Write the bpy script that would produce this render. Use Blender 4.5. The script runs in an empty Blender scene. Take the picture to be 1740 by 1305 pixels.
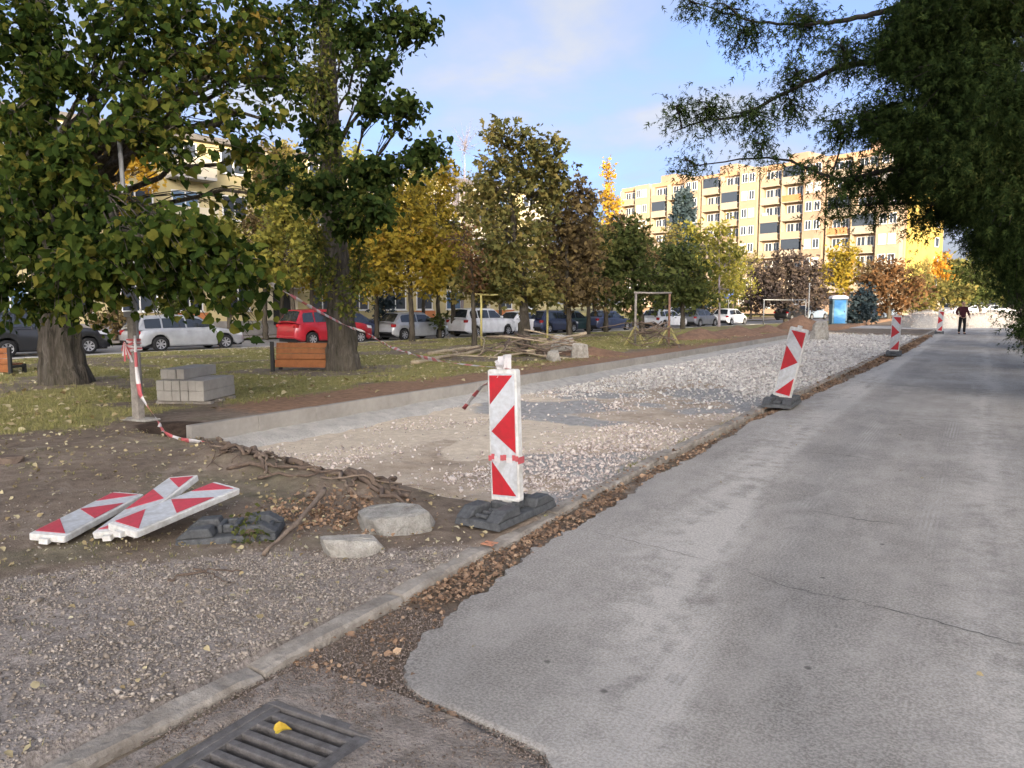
import bpy, math, random
import numpy as np
from mathutils import Vector, Matrix, Quaternion

# ------------------------------------------------------------------ camera, sky, sun, exposure
SC = bpy.context.scene
COL = SC.collection
R = math.radians
CAM_H, YAW, FPX = 1.65, R(31.5), 1308.0
PITCH = math.atan((652.5 - 516) / FPX)
cd = bpy.data.cameras.new('camera')
cam = bpy.data.objects.new('camera', cd)
COL.objects.link(cam)
cam.location = (0, 0, CAM_H)
cam.rotation_euler = (math.pi / 2 - PITCH, 0, YAW)
cd.sensor_width = 36.0
cd.lens = 36.0 * FPX / 1740.0
cd.clip_start, cd.clip_end = 0.05, 6000
SC.camera = cam

SUN_EL = R(9.0)
SUN_DIR = Vector((0.565 * math.cos(SUN_EL), -0.825 * math.cos(SUN_EL), math.sin(SUN_EL))).normalized()
SKY_STRENGTH, SUN_STRENGTH, EXPOSURE = 0.15, 2.0, 2.52
w = bpy.data.worlds.new('World'); SC.world = w
w.use_nodes = True
nt = w.node_tree; nt.nodes.clear()
def wn(t, **k):
    n = nt.nodes.new(t)
    for a, b in k.items(): setattr(n, a, b)
    return n
sky = wn('ShaderNodeTexSky', sky_type='NISHITA', sun_disc=False, sun_elevation=SUN_EL,
         sun_rotation=math.atan2(SUN_DIR.x, SUN_DIR.y), air_density=0.25, dust_density=6.0, ozone_density=1.2)
tc = wn('ShaderNodeTexCoord'); sep = wn('ShaderNodeSeparateXYZ')
nt.links.new(tc.outputs['Generated'], sep.inputs[0])
zz = wn('ShaderNodeMath', operation='MAXIMUM'); zz.inputs[1].default_value = 0.0
nt.links.new(sep.outputs['Z'], zz.inputs[0])
za = wn('ShaderNodeMath', operation='ADD'); za.inputs[1].default_value = 0.16
nt.links.new(zz.outputs[0], za.inputs[0])
dx = wn('ShaderNodeMath', operation='DIVIDE'); dy = wn('ShaderNodeMath', operation='DIVIDE')
nt.links.new(sep.outputs['X'], dx.inputs[0]); nt.links.new(za.outputs[0], dx.inputs[1])
nt.links.new(sep.outputs['Y'], dy.inputs[0]); nt.links.new(za.outputs[0], dy.inputs[1])
cmb = wn('ShaderNodeCombineXYZ')
nt.links.new(dx.outputs[0], cmb.inputs[0]); nt.links.new(dy.outputs[0], cmb.inputs[1])
n1 = wn('ShaderNodeTexNoise'); n1.inputs['Scale'].default_value = 1.0; n1.inputs['Detail'].default_value = 7
n1.inputs['Roughness'].default_value = 0.52; n1.inputs['Distortion'].default_value = 0.25
mp = wn('ShaderNodeMapping'); mp.inputs['Location'].default_value = (8.57, 16.84, -1.05)
nt.links.new(cmb.outputs[0], mp.inputs[0]); nt.links.new(mp.outputs[0], n1.inputs['Vector'])
cr = wn('ShaderNodeValToRGB')
cr.color_ramp.elements[0].position = 0.43; cr.color_ramp.elements[0].color = (0, 0, 0, 1)
cr.color_ramp.elements[1].position = 0.64; cr.color_ramp.elements[1].color = (0.80, 0.80, 0.80, 1)
nt.links.new(n1.outputs['Fac'], cr.inputs[0])
cc = wn('ShaderNodeValToRGB')          # thin veils are grey-lilac, thick tops white
cc.color_ramp.elements[0].position = 0.45; cc.color_ramp.elements[0].color = (0.58, 0.62, 0.68, 1)
cc.color_ramp.elements[1].position = 0.70; cc.color_ramp.elements[1].color = (1.02, 1.01, 1.0, 1)
nt.links.new(n1.outputs['Fac'], cc.inputs[0])
mx = wn('ShaderNodeMix', data_type='RGBA')
nt.links.new(cr.outputs[0], mx.inputs['Factor'])
nt.links.new(sky.outputs[0], mx.inputs[6]); nt.links.new(cc.outputs[0], mx.inputs[7])
bgn = wn('ShaderNodeBackground'); bgn.inputs[1].default_value = SKY_STRENGTH
out = wn('ShaderNodeOutputWorld')
nt.links.new(mx.outputs[2], bgn.inputs[0]); nt.links.new(bgn.outputs[0], out.inputs[0])

sd = bpy.data.lights.new('sun', 'SUN'); so = bpy.data.objects.new('sun', sd); COL.objects.link(so)
sd.energy = SUN_STRENGTH; sd.angle = R(0.5); sd.color = (1.0, 0.83, 0.60)
so.rotation_euler = SUN_DIR.to_track_quat('Z', 'Y').to_euler()
vs = SC.view_settings
vs.view_transform = 'Standard'; vs.look = 'None'; vs.gamma = 1.0; vs.use_curve_mapping = False
vs.exposure = EXPOSURE

# ------------------------------------------------------------------ helpers
rng = np.random.default_rng(7)
random.seed(7)

def ray(u, v):
    x = (u - 870) / FPX; z = -(v - 652.5) / FPX
    y2 = math.cos(PITCH) + z * math.sin(PITCH); z2 = -math.sin(PITCH) + z * math.cos(PITCH)
    return (x * math.cos(YAW) - y2 * math.sin(YAW), x * math.sin(YAW) + y2 * math.cos(YAW), z2, y2)
def on_ground(u, v, z=0.0):
    X, Y, Z, _ = ray(u, v); t = (z - CAM_H) / Z
    return Vector((X * t, Y * t, z))
def at_depth(u, v, d):
    X, Y, Z, y2 = ray(u, v); t = d / y2
    return Vector((X * t, Y * t, CAM_H + Z * t))

def link(o, parent=None):
    COL.objects.link(o)
    if parent is not None: o.parent = parent
    return o
def tag(o, label, cat=None, group=None, kind=None):
    if label: o['label'] = label
    if cat: o['category'] = cat
    if group: o['group'] = group
    if kind: o['kind'] = kind
    return o
def empty(name, loc, rz=0.0):
    o = bpy.data.objects.new(name, None); o.empty_display_size = 0.2
    o.location = loc; o.rotation_euler = (0, 0, rz)
    return link(o)
def np_mesh(name, V, F, mat, parent=None, smooth=False, mats=None, midx=None):
    V = np.asarray(V, np.float32); F = np.asarray(F, np.int32)
    m, k = F.shape
    me = bpy.data.meshes.new(name)
    me.vertices.add(len(V)); me.vertices.foreach_set('co', V.ravel())
    me.loops.add(m * k); me.loops.foreach_set('vertex_index', F.ravel())
    me.polygons.add(m)
    me.polygons.foreach_set('loop_start', np.arange(0, m * k, k, dtype=np.int32))
    me.polygons.foreach_set('loop_total', np.full(m, k, np.int32))
    for q in (mats or [mat]): me.materials.append(q)
    if midx is not None: me.polygons.foreach_set('material_index', np.asarray(midx, np.int32))
    if smooth: me.polygons.foreach_set('use_smooth', np.ones(m, bool))
    me.update(calc_edges=True)
    return link(bpy.data.objects.new(name, me), parent)

class MB:
    def __init__(s): s.v = []; s.f = []; s.mi = []
    def add(s, vs, fs, mi=0):
        b = len(s.v); s.v += [tuple(q) for q in vs]
        s.f += [tuple(b + i for i in f) for f in fs]; s.mi += [mi] * len(fs)
        return s
    def box(s, x0, x1, y0, y1, z0, z1, mi=0, M=None, taper=0.0):
        t = taper
        vs = [(x0, y0, z0), (x1, y0, z0), (x1, y1, z0), (x0, y1, z0),
              (x0 + t, y0 + t, z1), (x1 - t, y0 + t, z1), (x1 - t, y1 - t, z1), (x0 + t, y1 - t, z1)]
        if M is not None: vs = [M @ Vector(q) for q in vs]
        return s.add(vs, [(3, 2, 1, 0), (4, 5, 6, 7), (0, 1, 5, 4), (1, 2, 6, 5), (2, 3, 7, 6), (3, 0, 4, 7)], mi)
    def prism(s, pts, y0, y1, mi=0, M=None):       # polygon in xz, extruded along y
        n = len(pts)
        vs = [(p[0], y0, p[1]) for p in pts] + [(p[0], y1, p[1]) for p in pts]
        if M is not None: vs = [M @ Vector(q) for q in vs]
        fs = [tuple(range(n)), tuple(range(2 * n - 1, n - 1, -1))]
        fs += [(i, i + n, (i + 1) % n + n, (i + 1) % n) for i in range(n)]
        return s.add(vs, fs, mi)
    def tube(s, pts, rad, n=6, mi=0, cap=True):
        V, F = tube_np(pts, rad, n)
        b = len(s.v); s.v += [tuple(q) for q in V.tolist()]
        s.f += [tuple(b + i for i in f) for f in F.tolist()]; s.mi += [mi] * len(F)
        if cap:
            m = len(pts)
            s.f.append(tuple(b + i for i in range(n - 1, -1, -1))); s.f.append(tuple(b + (m - 1) * n + i for i in range(n)))
            s.mi += [mi, mi]
        return s
    def build(s, name, mats, parent=None, smooth=False, bevel=0.0, loc=None):
        me = bpy.data.meshes.new(name)
        me.from_pydata(s.v, [], s.f)
        if not isinstance(mats, (list, tuple)): mats = [mats]
        for q in mats: me.materials.append(q)
        if len(mats) > 1: me.polygons.foreach_set('material_index', s.mi)
        if smooth: me.polygons.foreach_set('use_smooth', [True] * len(s.f))
        me.update()
        o = link(bpy.data.objects.new(name, me), parent)
        if loc is not None: o.location = loc
        if bevel > 0:
            b = o.modifiers.new('bevel', 'BEVEL'); b.width = bevel; b.segments = 2; b.limit_method = 'ANGLE'
        return o

def tube_np(pts, rad, n=6):
    P = np.asarray([tuple(p) for p in pts], float); m = len(P)
    rad = np.broadcast_to(np.asarray(rad, float), (m,))
    T = np.gradient(P, axis=0); T /= np.linalg.norm(T, axis=1, keepdims=True) + 1e-9
    ref = np.array([0, 0, 1.0]) if abs(T[0, 2]) < 0.9 else np.array([1.0, 0, 0])
    a = np.linspace(0, 2 * np.pi, n, endpoint=False)
    A = np.cross(T, ref); A /= np.linalg.norm(A, axis=1, keepdims=True) + 1e-9
    B = np.cross(T, A)
    V = P[:, None, :] + rad[:, None, None] * (np.cos(a)[None, :, None] * A[:, None, :] + np.sin(a)[None, :, None] * B[:, None, :])
    V = V.reshape(-1, 3)
    i = np.arange(m - 1)[:, None] * n; j = np.arange(n)[None, :]; j2 = (j + 1) % n
    F = np.stack([i + j, i + j2, i + n + j2, i + n + j], -1).reshape(-1, 4)
    return V, F

def lattice(seed):
    return np.random.default_rng(seed).random((257, 257))
_LAT = [lattice(k) for k in range(6)]
def vnoise(x, y, s=1.0, seed=0):
    L = _LAT[seed % 6]
    x = np.asarray(x, float) * s + 31.7 * seed; y = np.asarray(y, float) * s + 17.3 * seed
    xi = np.floor(x).astype(int); yi = np.floor(y).astype(int); fx = x - xi; fy = y - yi
    fx = fx * fx * (3 - 2 * fx); fy = fy * fy * (3 - 2 * fy)
    a = L[xi % 256, yi % 256]; b = L[(xi + 1) % 256, yi % 256]; c = L[xi % 256, (yi + 1) % 256]; d = L[(xi + 1) % 256, (yi + 1) % 256]
    return (a * (1 - fx) + b * fx) * (1 - fy) + (c * (1 - fx) + d * fx) * fy
def fbm(x, y, s=1.0, seed=0):
    return (vnoise(x, y, s, seed) * 4 + vnoise(x, y, s * 2.1, seed + 1) * 2 + vnoise(x, y, s * 4.3, seed + 2)) / 7
def sstep(a, b, x):
    t = np.clip((np.asarray(x, float) - a) / (b - a), 0, 1); return t * t * (3 - 2 * t)

# ------------------------------------------------------------------ materials
MATS = {}
class NT:
    def __init__(s, name):
        s.m = bpy.data.materials.new(name); s.m.use_nodes = True; s.t = s.m.node_tree; s.t.nodes.clear()
        s.out = s.n('ShaderNodeOutputMaterial')
    def n(s, t, **k):
        q = s.t.nodes.new(t)
        for a, b in k.items(): setattr(q, a, b)
        return q
    def l(s, a, b): s.t.links.new(a, b)
    def coord(s, kind='Object', scale=(1, 1, 1)):
        c = s.n('ShaderNodeTexCoord'); mpn = s.n('ShaderNodeMapping'); mpn.inputs['Scale'].default_value = scale
        if kind == 'World':
            g = s.n('ShaderNodeNewGeometry'); s.l(g.outputs['Position'], mpn.inputs[0])
        else: s.l(c.outputs[kind], mpn.inputs[0])
        return mpn.outputs[0]
    def noise(s, vec, scale, detail=4, rough=0.55, dist=0.0):
        q = s.n('ShaderNodeTexNoise'); q.inputs['Scale'].default_value = scale; q.inputs['Detail'].default_value = detail
        q.inputs['Roughness'].default_value = rough; q.inputs['Distortion'].default_value = dist
        s.l(vec, q.inputs['Vector']); return q.outputs['Fac']
    def ramp(s, fac, stops):
        q = s.n('ShaderNodeValToRGB'); e = q.color_ramp.elements
        while len(e) < len(stops): e.new(0.5)
        for i, (p, c) in enumerate(stops):
            e[i].position = p; e[i].color = (c, c, c, 1) if isinstance(c, (int, float)) else (*c, 1)
        s.l(fac, q.inputs[0]); return q.outputs[0]
    def mix(s, fac, a, b, mode='MIX'):
        q = s.n('ShaderNodeMix', data_type='RGBA', blend_type=mode)
        for inp, val in ((q.inputs['Factor'], fac), (q.inputs[6], a), (q.inputs[7], b)):
            if hasattr(val, 'links'): s.l(val, inp)
            elif isinstance(val, (int, float)): inp.default_value = val
            else: inp.default_value = (*val, 1)
        return q.outputs[2]
    def math(s, op, a, b=0.0, clamp=False):
        q = s.n('ShaderNodeMath', operation=op); q.use_clamp = clamp
        for i, val in enumerate((a, b)):
            if hasattr(val, 'links'): s.l(val, q.inputs[i])
            else: q.inputs[i].default_value = val
        return q.outputs[0]
    def bsdf(s, col, rough=0.8, metal=0.0, spec=0.3, bump=None, bstr=0.3, bdist=0.01, coat=0.0):
        b = s.n('ShaderNodeBsdfPrincipled')
        if hasattr(col, 'links'): s.l(col, b.inputs['Base Color'])
        else: b.inputs['Base Color'].default_value = (*col, 1)
        if hasattr(rough, 'links'): s.l(rough, b.inputs['Roughness'])
        else: b.inputs['Roughness'].default_value = rough
        b.inputs['Metallic'].default_value = metal
        b.inputs['Specular IOR Level'].default_value = spec
        b.inputs['Coat Weight'].default_value = coat
        if bump is not None:
            q = s.n('ShaderNodeBump'); q.inputs['Strength'].default_value = bstr; q.inputs['Distance'].default_value = bdist
            s.l(bump, q.inputs['Height']); s.l(q.outputs[0], b.inputs['Normal'])
        s.l(b.outputs[0], s.out.inputs[0]); return b

def simple(name, c1, c2=None, scale=8.0, rough=0.75, metal=0.0, spec=0.3, bstr=0.25, bdist=0.01, coat=0.0, coord='Object', c3=None, dist=0.0):
    if name in MATS: return MATS[name]
    t = NT(name); c2 = c2 or tuple(q * 0.7 for q in c1)
    v = t.coord(coord)
    a = t.noise(v, scale, 6, 0.6, dist); b = t.noise(v, scale * 7, 4, 0.6)
    f = t.math('ADD', t.math('MULTIPLY', a, 0.7), t.math('MULTIPLY', b, 0.3))
    stops = [(0.35, c2), (0.62, c1)]
    if c3: stops.append((0.72, c3))
    t.bsdf(t.ramp(f, stops), rough, metal, spec, b, bstr, bdist, coat)
    MATS[name] = t.m; return t.m

def leaf_mat(name, stops, trans=0.35, rough=0.85, patch=0.5, spec=0.06):
    t = NT(name)
    g = t.n('ShaderNodeNewGeometry')
    nz = t.noise(t.coord('World'), patch, 3, 0.5)
    f = t.math('ADD', t.math('MULTIPLY', g.outputs['Random Per Island'], 0.62), t.math('MULTIPLY', nz, 0.62))
    f = t.math('SUBTRACT', f, 0.12)
    col = t.ramp(f, stops)
    b = t.bsdf(col, rough, 0, spec)
    tr = t.n('ShaderNodeBsdfTranslucent'); t.l(col, tr.inputs[0])
    ms = t.n('ShaderNodeMixShader'); ms.inputs[0].default_value = trans
    t.l(b.outputs[0], ms.inputs[1]); t.l(tr.outputs[0], ms.inputs[2]); t.l(ms.outputs[0], t.out.inputs[0])
    MATS[name] = t.m; return t.m

def island_mat(name, stops, rough=0.85, spec=0.2, fine=60.0, amp=0.3):
    t = NT(name)
    g = t.n('ShaderNodeNewGeometry')
    nz = t.noise(t.coord('World'), fine, 3, 0.6)
    f = t.math('ADD', t.math('MULTIPLY', g.outputs['Random Per Island'], 1.0 - amp), t.math('MULTIPLY', nz, amp))
    t.bsdf(t.ramp(f, stops), rough, 0, spec)
    MATS[name] = t.m; return t.m

M_concrete = simple('concrete', (0.42, 0.41, 0.38), (0.27, 0.26, 0.24), 3.0, 0.9, bstr=0.4, coord='World')
M_kerb = simple('worn_kerb', (0.37, 0.335, 0.28), (0.17, 0.145, 0.115), 3.5, 0.95, bstr=0.7, bdist=0.02, coord='World', c3=(0.44, 0.42, 0.385))
M_concrete_fresh = simple('concrete_fresh', (0.36, 0.335, 0.29), (0.25, 0.23, 0.20), 1.6, 0.9, bstr=0.25, coord='World')
M_haunch = simple('concrete_haunch', (0.54, 0.51, 0.45), (0.36, 0.34, 0.30), 5.0, 0.95, bstr=0.9, bdist=0.03, coord='World')
M_stone = simple('stone', (0.40, 0.385, 0.34), (0.20, 0.185, 0.155), 11.0, 0.9, bstr=1.0, bdist=.02, c3=(0.5, 0.48, 0.43))
M_stone_pale = simple('stone_pale', (0.48, 0.455, 0.395), (0.26, 0.24, 0.20), 11.0, 0.9, bstr=0.9, bdist=.02)
M_rubber = simple('recycled_rubber', (0.10, 0.104, 0.104), (0.045, 0.048, 0.05), 25.0, 0.75, bstr=0.5, bdist=0.004, c3=(0.10, 0.10, 0.095))
M_white_plastic = simple('white_plastic', (0.70, 0.70, 0.66), (0.42, 0.40, 0.35), 5.0, 0.5, bstr=0.08, dist=1.5)
M_red_film = simple('red_film', (0.50, 0.02, 0.03), (0.33, 0.025, 0.028), 5.0, 0.4, bstr=0.05, dist=1.2)
M_red_faded = simple('red_film_faded', (0.56, 0.06, 0.09), (0.36, 0.06, 0.065), 7.0, 0.5, bstr=0.06, c3=(0.60, 0.15, 0.17), dist=1.5)
M_silver_film = simple('reflective_film', (0.56, 0.585, 0.60), (0.36, 0.36, 0.345), 4.5, 0.4, bstr=0.06, dist=1.5)
M_iron = simple('cast_iron', (0.155, 0.145, 0.135), (0.08, 0.072, 0.064), 20.0, 0.7, metal=0.0, bstr=0.4, bdist=0.004, c3=(0.22, 0.215, 0.21))
M_pit = simple('pit', (0.02, 0.018, 0.015), None, 5, 0.95)
M_tape_white = simple('tape_white', (0.62, 0.60, 0.58), (0.5, 0.47, 0.45), 9, 0.4)
M_tape_red = simple('tape_red', (0.50, 0.09, 0.10), (0.42, 0.10, 0.10), 9, 0.4)
M_orange_paint = simple('orange_paint', (0.62, 0.25, 0.12), (0.42, 0.24, 0.16), 30, 0.8)
M_yellow_steel = simple('yellow_paint', (0.46, 0.40, 0.14), (0.30, 0.25, 0.10), 6, 0.55, c3=(0.52, 0.46, 0.2))
M_rusty = simple('rusty_steel', (0.27, 0.15, 0.10), (0.16, 0.09, 0.06), 9, 0.8)
M_galv = simple('galvanised', (0.36, 0.36, 0.35), (0.25, 0.25, 0.24), 5, 0.55, metal=0.3)
M_grey_wood = simple('weathered_wood', (0.30, 0.27, 0.23), (0.17, 0.15, 0.125), 14, 0.85, bstr=0.5)
M_bench_wood = simple('bench_wood', (0.31, 0.115, 0.035), (0.20, 0.07, 0.022), 7, 0.6, bstr=0.2)
M_dark_iron = simple('dark_painted_iron', (0.03, 0.03, 0.028), None, 9, 0.6)
M_pale_wood = simple('peeled_wood', (0.46, 0.38, 0.26), (0.30, 0.23, 0.15), 9, 0.85)
M_stick = simple('stick_bark', (0.26, 0.20, 0.145), (0.15, 0.11, 0.08), 14, 0.9, bstr=0.5)
M_root = simple('root_bark', (0.17, 0.125, 0.09), (0.09, 0.065, 0.05), 12, 0.9, bstr=0.5)
M_bark_black = simple('black_twig_bark', (0.022, 0.018, 0.015), (0.012, 0.01, 0.008), 9, 0.9)  # even near-black bark for limbs and twigs of the nearest conifer
M_bark_twig = simple('twig_bark', (0.075, 0.06, 0.05), (0.04, 0.032, 0.028), 9, 0.9)
M_bark_pale = simple('pale_twig_bark', (0.30, 0.26, 0.26), (0.2, 0.17, 0.17), 9, 0.9)

def bark_mat(name, c1, c2, c3):
    t = NT(name); v = t.coord('Object', (1, 1, 0.16))
    a = t.noise(v, 9.0, 6, 0.65, 0.6); b = t.noise(v, 28.0, 5, 0.6, 0.3); c = t.noise(t.coord('Object'), 1.2, 3)
    f = t.math('ADD', t.math('MULTIPLY', a, 0.65), t.math('MULTIPLY', b, 0.35))
    col = t.ramp(f, [(0.36, c2), (0.52, c1), (0.66, c3)])
    col = t.mix(t.math('MULTIPLY', c, 0.35), col, (0.10, 0.105, 0.055))
    t.bsdf(col, 0.92, 0, 0.15, f, 1.0, 0.10); MATS[name] = t.m; return t.m
M_bark = bark_mat('bark', (0.10, 0.082, 0.068), (0.022, 0.017, 0.014), (0.19, 0.165, 0.14))
M_bark_dark = bark_mat('bark_dark', (0.07, 0.055, 0.045), (0.03, 0.024, 0.02), (0.12, 0.10, 0.085))

# ------------------------------------------------------------------ terrain
SLOPE = 0.185
def street_x(Y): return -27.4 + (np.asarray(Y, float) - 20.6) * SLOPE
BED_X0, BED_X1, BED_Y1 = -7.88, -2.92, 46.0
def bed_start(X): return 5.05 + 0.5 * (fbm(X, X * 0 + 3.1, 1.3, 2) - 0.5) + 0.45 * sstep(-6.2, -7.6, X)
def bed_mask(X, Y):
    m = sstep(-0.05, 0.32, np.asarray(Y, float) - bed_start(X)) * sstep(0.4, -0.4, np.asarray(Y, float) - BED_Y1)
    return m * (X > BED_X0 - 0.1) * (X < BED_X1 + 0.1)
def zg(X, Y):
    X = np.asarray(X, float); Y = np.asarray(Y, float)
    xs = street_x(Y)
    tl = np.clip((X + 8.0) / np.minimum(xs + 8.0, -2.0), 0, 1)
    lawn = 0.15 - 0.39 * tl + 0.05 * (fbm(X, Y, 0.5, 1) - 0.5)
    verge = 0.03 + 0.12 * sstep(-4.5, -8.0, X)
    z = np.where(X < -8.0, lawn, verge)
    z = np.where((X < -8.0) & (X > -9.2), np.minimum(lawn, lawn), z)
    z = z + 0.03 * (fbm(X, Y, 2.2, 3) - 0.5) + 0.012 * (vnoise(X, Y, 9, 4) - 0.5)
    # dug-out pocket beside the end of the long kerb
    z = z - 0.14 * sstep(0.9, 0.3, np.hypot((X + 8.1) / 1.0, (Y - 5.75) / 0.55))
    # ridge of pushed-up soil at the near end of the bed
    z = z + 0.10 * np.exp(-((Y - bed_start(X) + 0.15) / 0.22) ** 2) * sstep(-3.6, -4.6, X) * sstep(-7.4, -6.6, X)
    mb = bed_mask(X, Y)
    bed = -0.10 + 0.06 * (fbm(X, Y, 0.8, 5) - 0.5) + 0.03 * (vnoise(X, Y, 5, 2) - 0.5)
    z = z * (1 - mb) + bed * mb
    z = np.where(X > -2.80, -0.035 + 0.012 * (vnoise(X, Y, 6, 3) - 0.5), z)
    far = sstep(46.5, 49.0, Y) * (X > -8.0)
    z = z * (1 - far) + (-0.03) * far
    z = np.where((X > -2.455) & (X < -1.925) & (Y > 1.44) & (Y < 2.13), -0.5, z)
    return np.where(X < xs, -0.33, z)

def axis(parts):
    r = []
    for a, b, s in parts: r.append(np.arange(a, b, s))
    return np.unique(np.concatenate(r + [np.array([parts[-1][1]])]))
gx = axis([(-1500, -400, 150), (-400, -100, 50), (-100, -40, 5), (-40, -16, 0.5), (-16, -9.0, 0.16), (-9.0, -1.6, 0.055), (-1.6, 4, 0.8), (4, 60, 6), (60, 400, 60), (400, 1500, 150)])
gy = axis([(-1500, -400, 150), (-400, -50, 50), (-50, 0, 3), (0, 7.5, 0.055), (7.5, 16, 0.12), (16, 50, 0.4), (50, 100, 2), (100, 400, 25), (400, 2000, 150)])
GX, GY = np.meshgrid(gx, gy, indexing='ij')
GZ = zg(GX, GY)
nx, ny = GX.shape
ii = np.arange(nx - 1)[:, None] * ny; jj = np.arange(ny - 1)[None, :]
GF = np.stack([ii + jj, ii + ny + jj, ii + ny + jj + 1, ii + jj + 1], -1).reshape(-1, 4)

def m_grass(X, Y):      # where the lawn grows
    edge = 0.9 * (fbm(X, Y, 0.7, 2) - 0.5)
    a = sstep(-8.7, -10.2, X + 2.2 * edge + 0.5 * np.clip((12 - Y) / 8, 0, 1)) * sstep(3.6, 5.2, Y + 0.55 * (-9 - X) + 2 * edge)
    return np.clip(a, 0, 1) * (0.15 + 0.85 * sstep(0.40, 0.55, fbm(X, Y, 0.55, 3)))
def m_gravel(X, Y):     # fine gravel of the near left corner
    e = 0.5 * (fbm(X, Y, 1.5, 1) - 0.5)
    return sstep(0.35, -0.25, (Y + e) - (3.35 + 1.35 * (X + 3.9) * (X < -3.9) + 0.6 * (X + 3.9) * (X >= -3.9))) * (X < -2.75)
def m_sand(X, Y):
    return bed_mask(X, Y)
def m_orange(X, Y):
    e = 1.2 * (fbm(X, Y, 0.8, 4) - 0.5)
    a = sstep(-10.4, -9.2, X + e) * (X < -7.9) * sstep(6.5, 8.5, Y)
    return a * (0.5 + 0.5 * sstep(0.4, 0.6, fbm(X, Y, 0.45, 2)))
def ground_material():
    t = NT('ground')
    at = t.n('ShaderNodeAttribute'); at.attribute_name = 'zone'
    at2 = t.n('ShaderNodeAttribute'); at2.attribute_name = 'zone2'
    sp = t.n('ShaderNodeSeparateColor'); t.l(at.outputs['Color'], sp.inputs[0])
    sp2 = t.n('ShaderNodeSeparateColor'); t.l(at2.outputs['Color'], sp2.inputs[0])
    v = t.coord('World')
    nA = t.noise(v, 1.1, 6, 0.6); nB = t.noise(v, 9, 6, 0.65); nC = t.noise(v, 55, 4, 0.6)
    dirt = t.ramp(t.math('ADD', t.math('MULTIPLY', nA, 0.5), t.math('MULTIPLY', nB, 0.5)),
                  [(0.35, (0.115, 0.088, 0.064)), (0.5, (0.195, 0.152, 0.113)), (0.65, (0.28, 0.225, 0.17))])
    grass = t.ramp(t.math('ADD', t.math('MULTIPLY', nA, 0.55), t.math('MULTIPLY', nB, 0.45)),
                   [(0.36, (0.16, 0.16, 0.055)), (0.5, (0.25, 0.225, 0.09)), (0.66, (0.36, 0.30, 0.145))])
    grav = t.ramp(t.math('ADD', t.math('MULTIPLY', nC, 0.6), t.math('MULTIPLY', nB, 0.4)),
                  [(0.36, (0.14, 0.118, 0.098)), (0.5, (0.27, 0.232, 0.195)), (0.64, (0.42, 0.37, 0.32))])
    sand = t.ramp(t.math('ADD', t.math('MULTIPLY', nA, 0.6), t.math('MULTIPLY', nB, 0.4)),
                  [(0.33, (0.27, 0.21, 0.15)), (0.5, (0.45, 0.365, 0.27)), (0.66, (0.60, 0.51, 0.395))])
    orange = t.ramp(nB, [(0.3, (0.19, 0.115, 0.07)), (0.7, (0.36, 0.22, 0.135))])
    grey = t.ramp(nB, [(0.3, (0.25, 0.24, 0.22)), (0.7, (0.44, 0.425, 0.39))])
    moss = t.ramp(nB, [(0.3, (0.09, 0.088, 0.05)), (0.7, (0.19, 0.175, 0.105))])
    c = t.mix(t.ramp(t.noise(v, .8, 5, .65, .5), [(0.50, 0.0), (0.64, 0.55)]), dirt, moss)
    c = t.mix(t.ramp(t.noise(v, 2.3, 6, .7, .8), [(0.56, 0.0), (0.68, 0.7)]), c, (0.30, 0.25, 0.195))
    def layer(c, mask, col, k=1.6):
        f = t.math('ADD', t.math('MULTIPLY', mask, k), t.math('SUBTRACT', t.math('MULTIPLY', nB, 1.4), 1.0 + (k - 1.6) * .5))
        f = t.math('MULTIPLY', f, 1.8, True)
        f = t.math('MULTIPLY', f, t.math('MULTIPLY', mask, 5.0, True))
        return t.mix(f, c, col)
    c = layer(c, sp.outputs[0], grass)
    c = layer(c, sp.outputs[1], grav)
    c = layer(c, sp2.outputs[0], orange)
    c = layer(c, sp.outputs[2], sand, 2.0)
    cream = t.ramp(nB, [(0.3, (0.50, 0.41, 0.30)), (0.7, (0.72, 0.62, 0.475))])
    c = layer(c, sp2.outputs[2], cream, 1.8)
    c = layer(c, sp2.outputs[1], grey, 1.6)
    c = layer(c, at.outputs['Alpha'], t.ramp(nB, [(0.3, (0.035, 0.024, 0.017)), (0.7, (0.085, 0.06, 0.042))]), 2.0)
    t.bsdf(c, 0.95, 0, 0.12, t.math('ADD', nB, nC), 0.6, 0.02)
    return t.m
g = np_mesh('ground', np.stack([GX, GY, GZ], -1).reshape(-1, 3), GF, ground_material(), smooth=True)
def m_grey(X, Y):       # grey compacted patches in the bed
    p = fbm(X, Y, 0.55, 0)
    return bed_mask(X, Y) * sstep(0.47, 0.58, p) * sstep(7.4, 8.6, Y + 1.2 * (X + 5))
def m_cream(X, Y):      # pale sandy streaks beside the haunch
    e = 0.8 * (fbm(X, Y, 0.9, 5) - 0.5)
    return bed_mask(X, Y) * np.maximum(sstep(-5.9, -6.6, X + e), sstep(0.52, 0.62, fbm(X, Y, 0.6, 1)) * sstep(13, 10, Y)) * 0.95
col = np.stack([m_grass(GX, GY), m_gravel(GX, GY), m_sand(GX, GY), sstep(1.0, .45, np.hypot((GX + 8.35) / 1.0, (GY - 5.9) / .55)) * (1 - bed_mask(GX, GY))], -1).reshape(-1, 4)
col2 = np.stack([m_orange(GX, GY), m_grey(GX, GY), m_cream(GX, GY), np.ones_like(GX)], -1).reshape(-1, 4)
for nm, c in (('zone', col), ('zone2', col2)):
    ca = g.data.color_attributes.new(nm, 'FLOAT_COLOR', 'POINT')
    ca.data.foreach_set('color', c.astype(np.float32).ravel())
tag(g, 'bare earth, lawn and dug gravel bed beside the lane', kind='structure')

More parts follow.
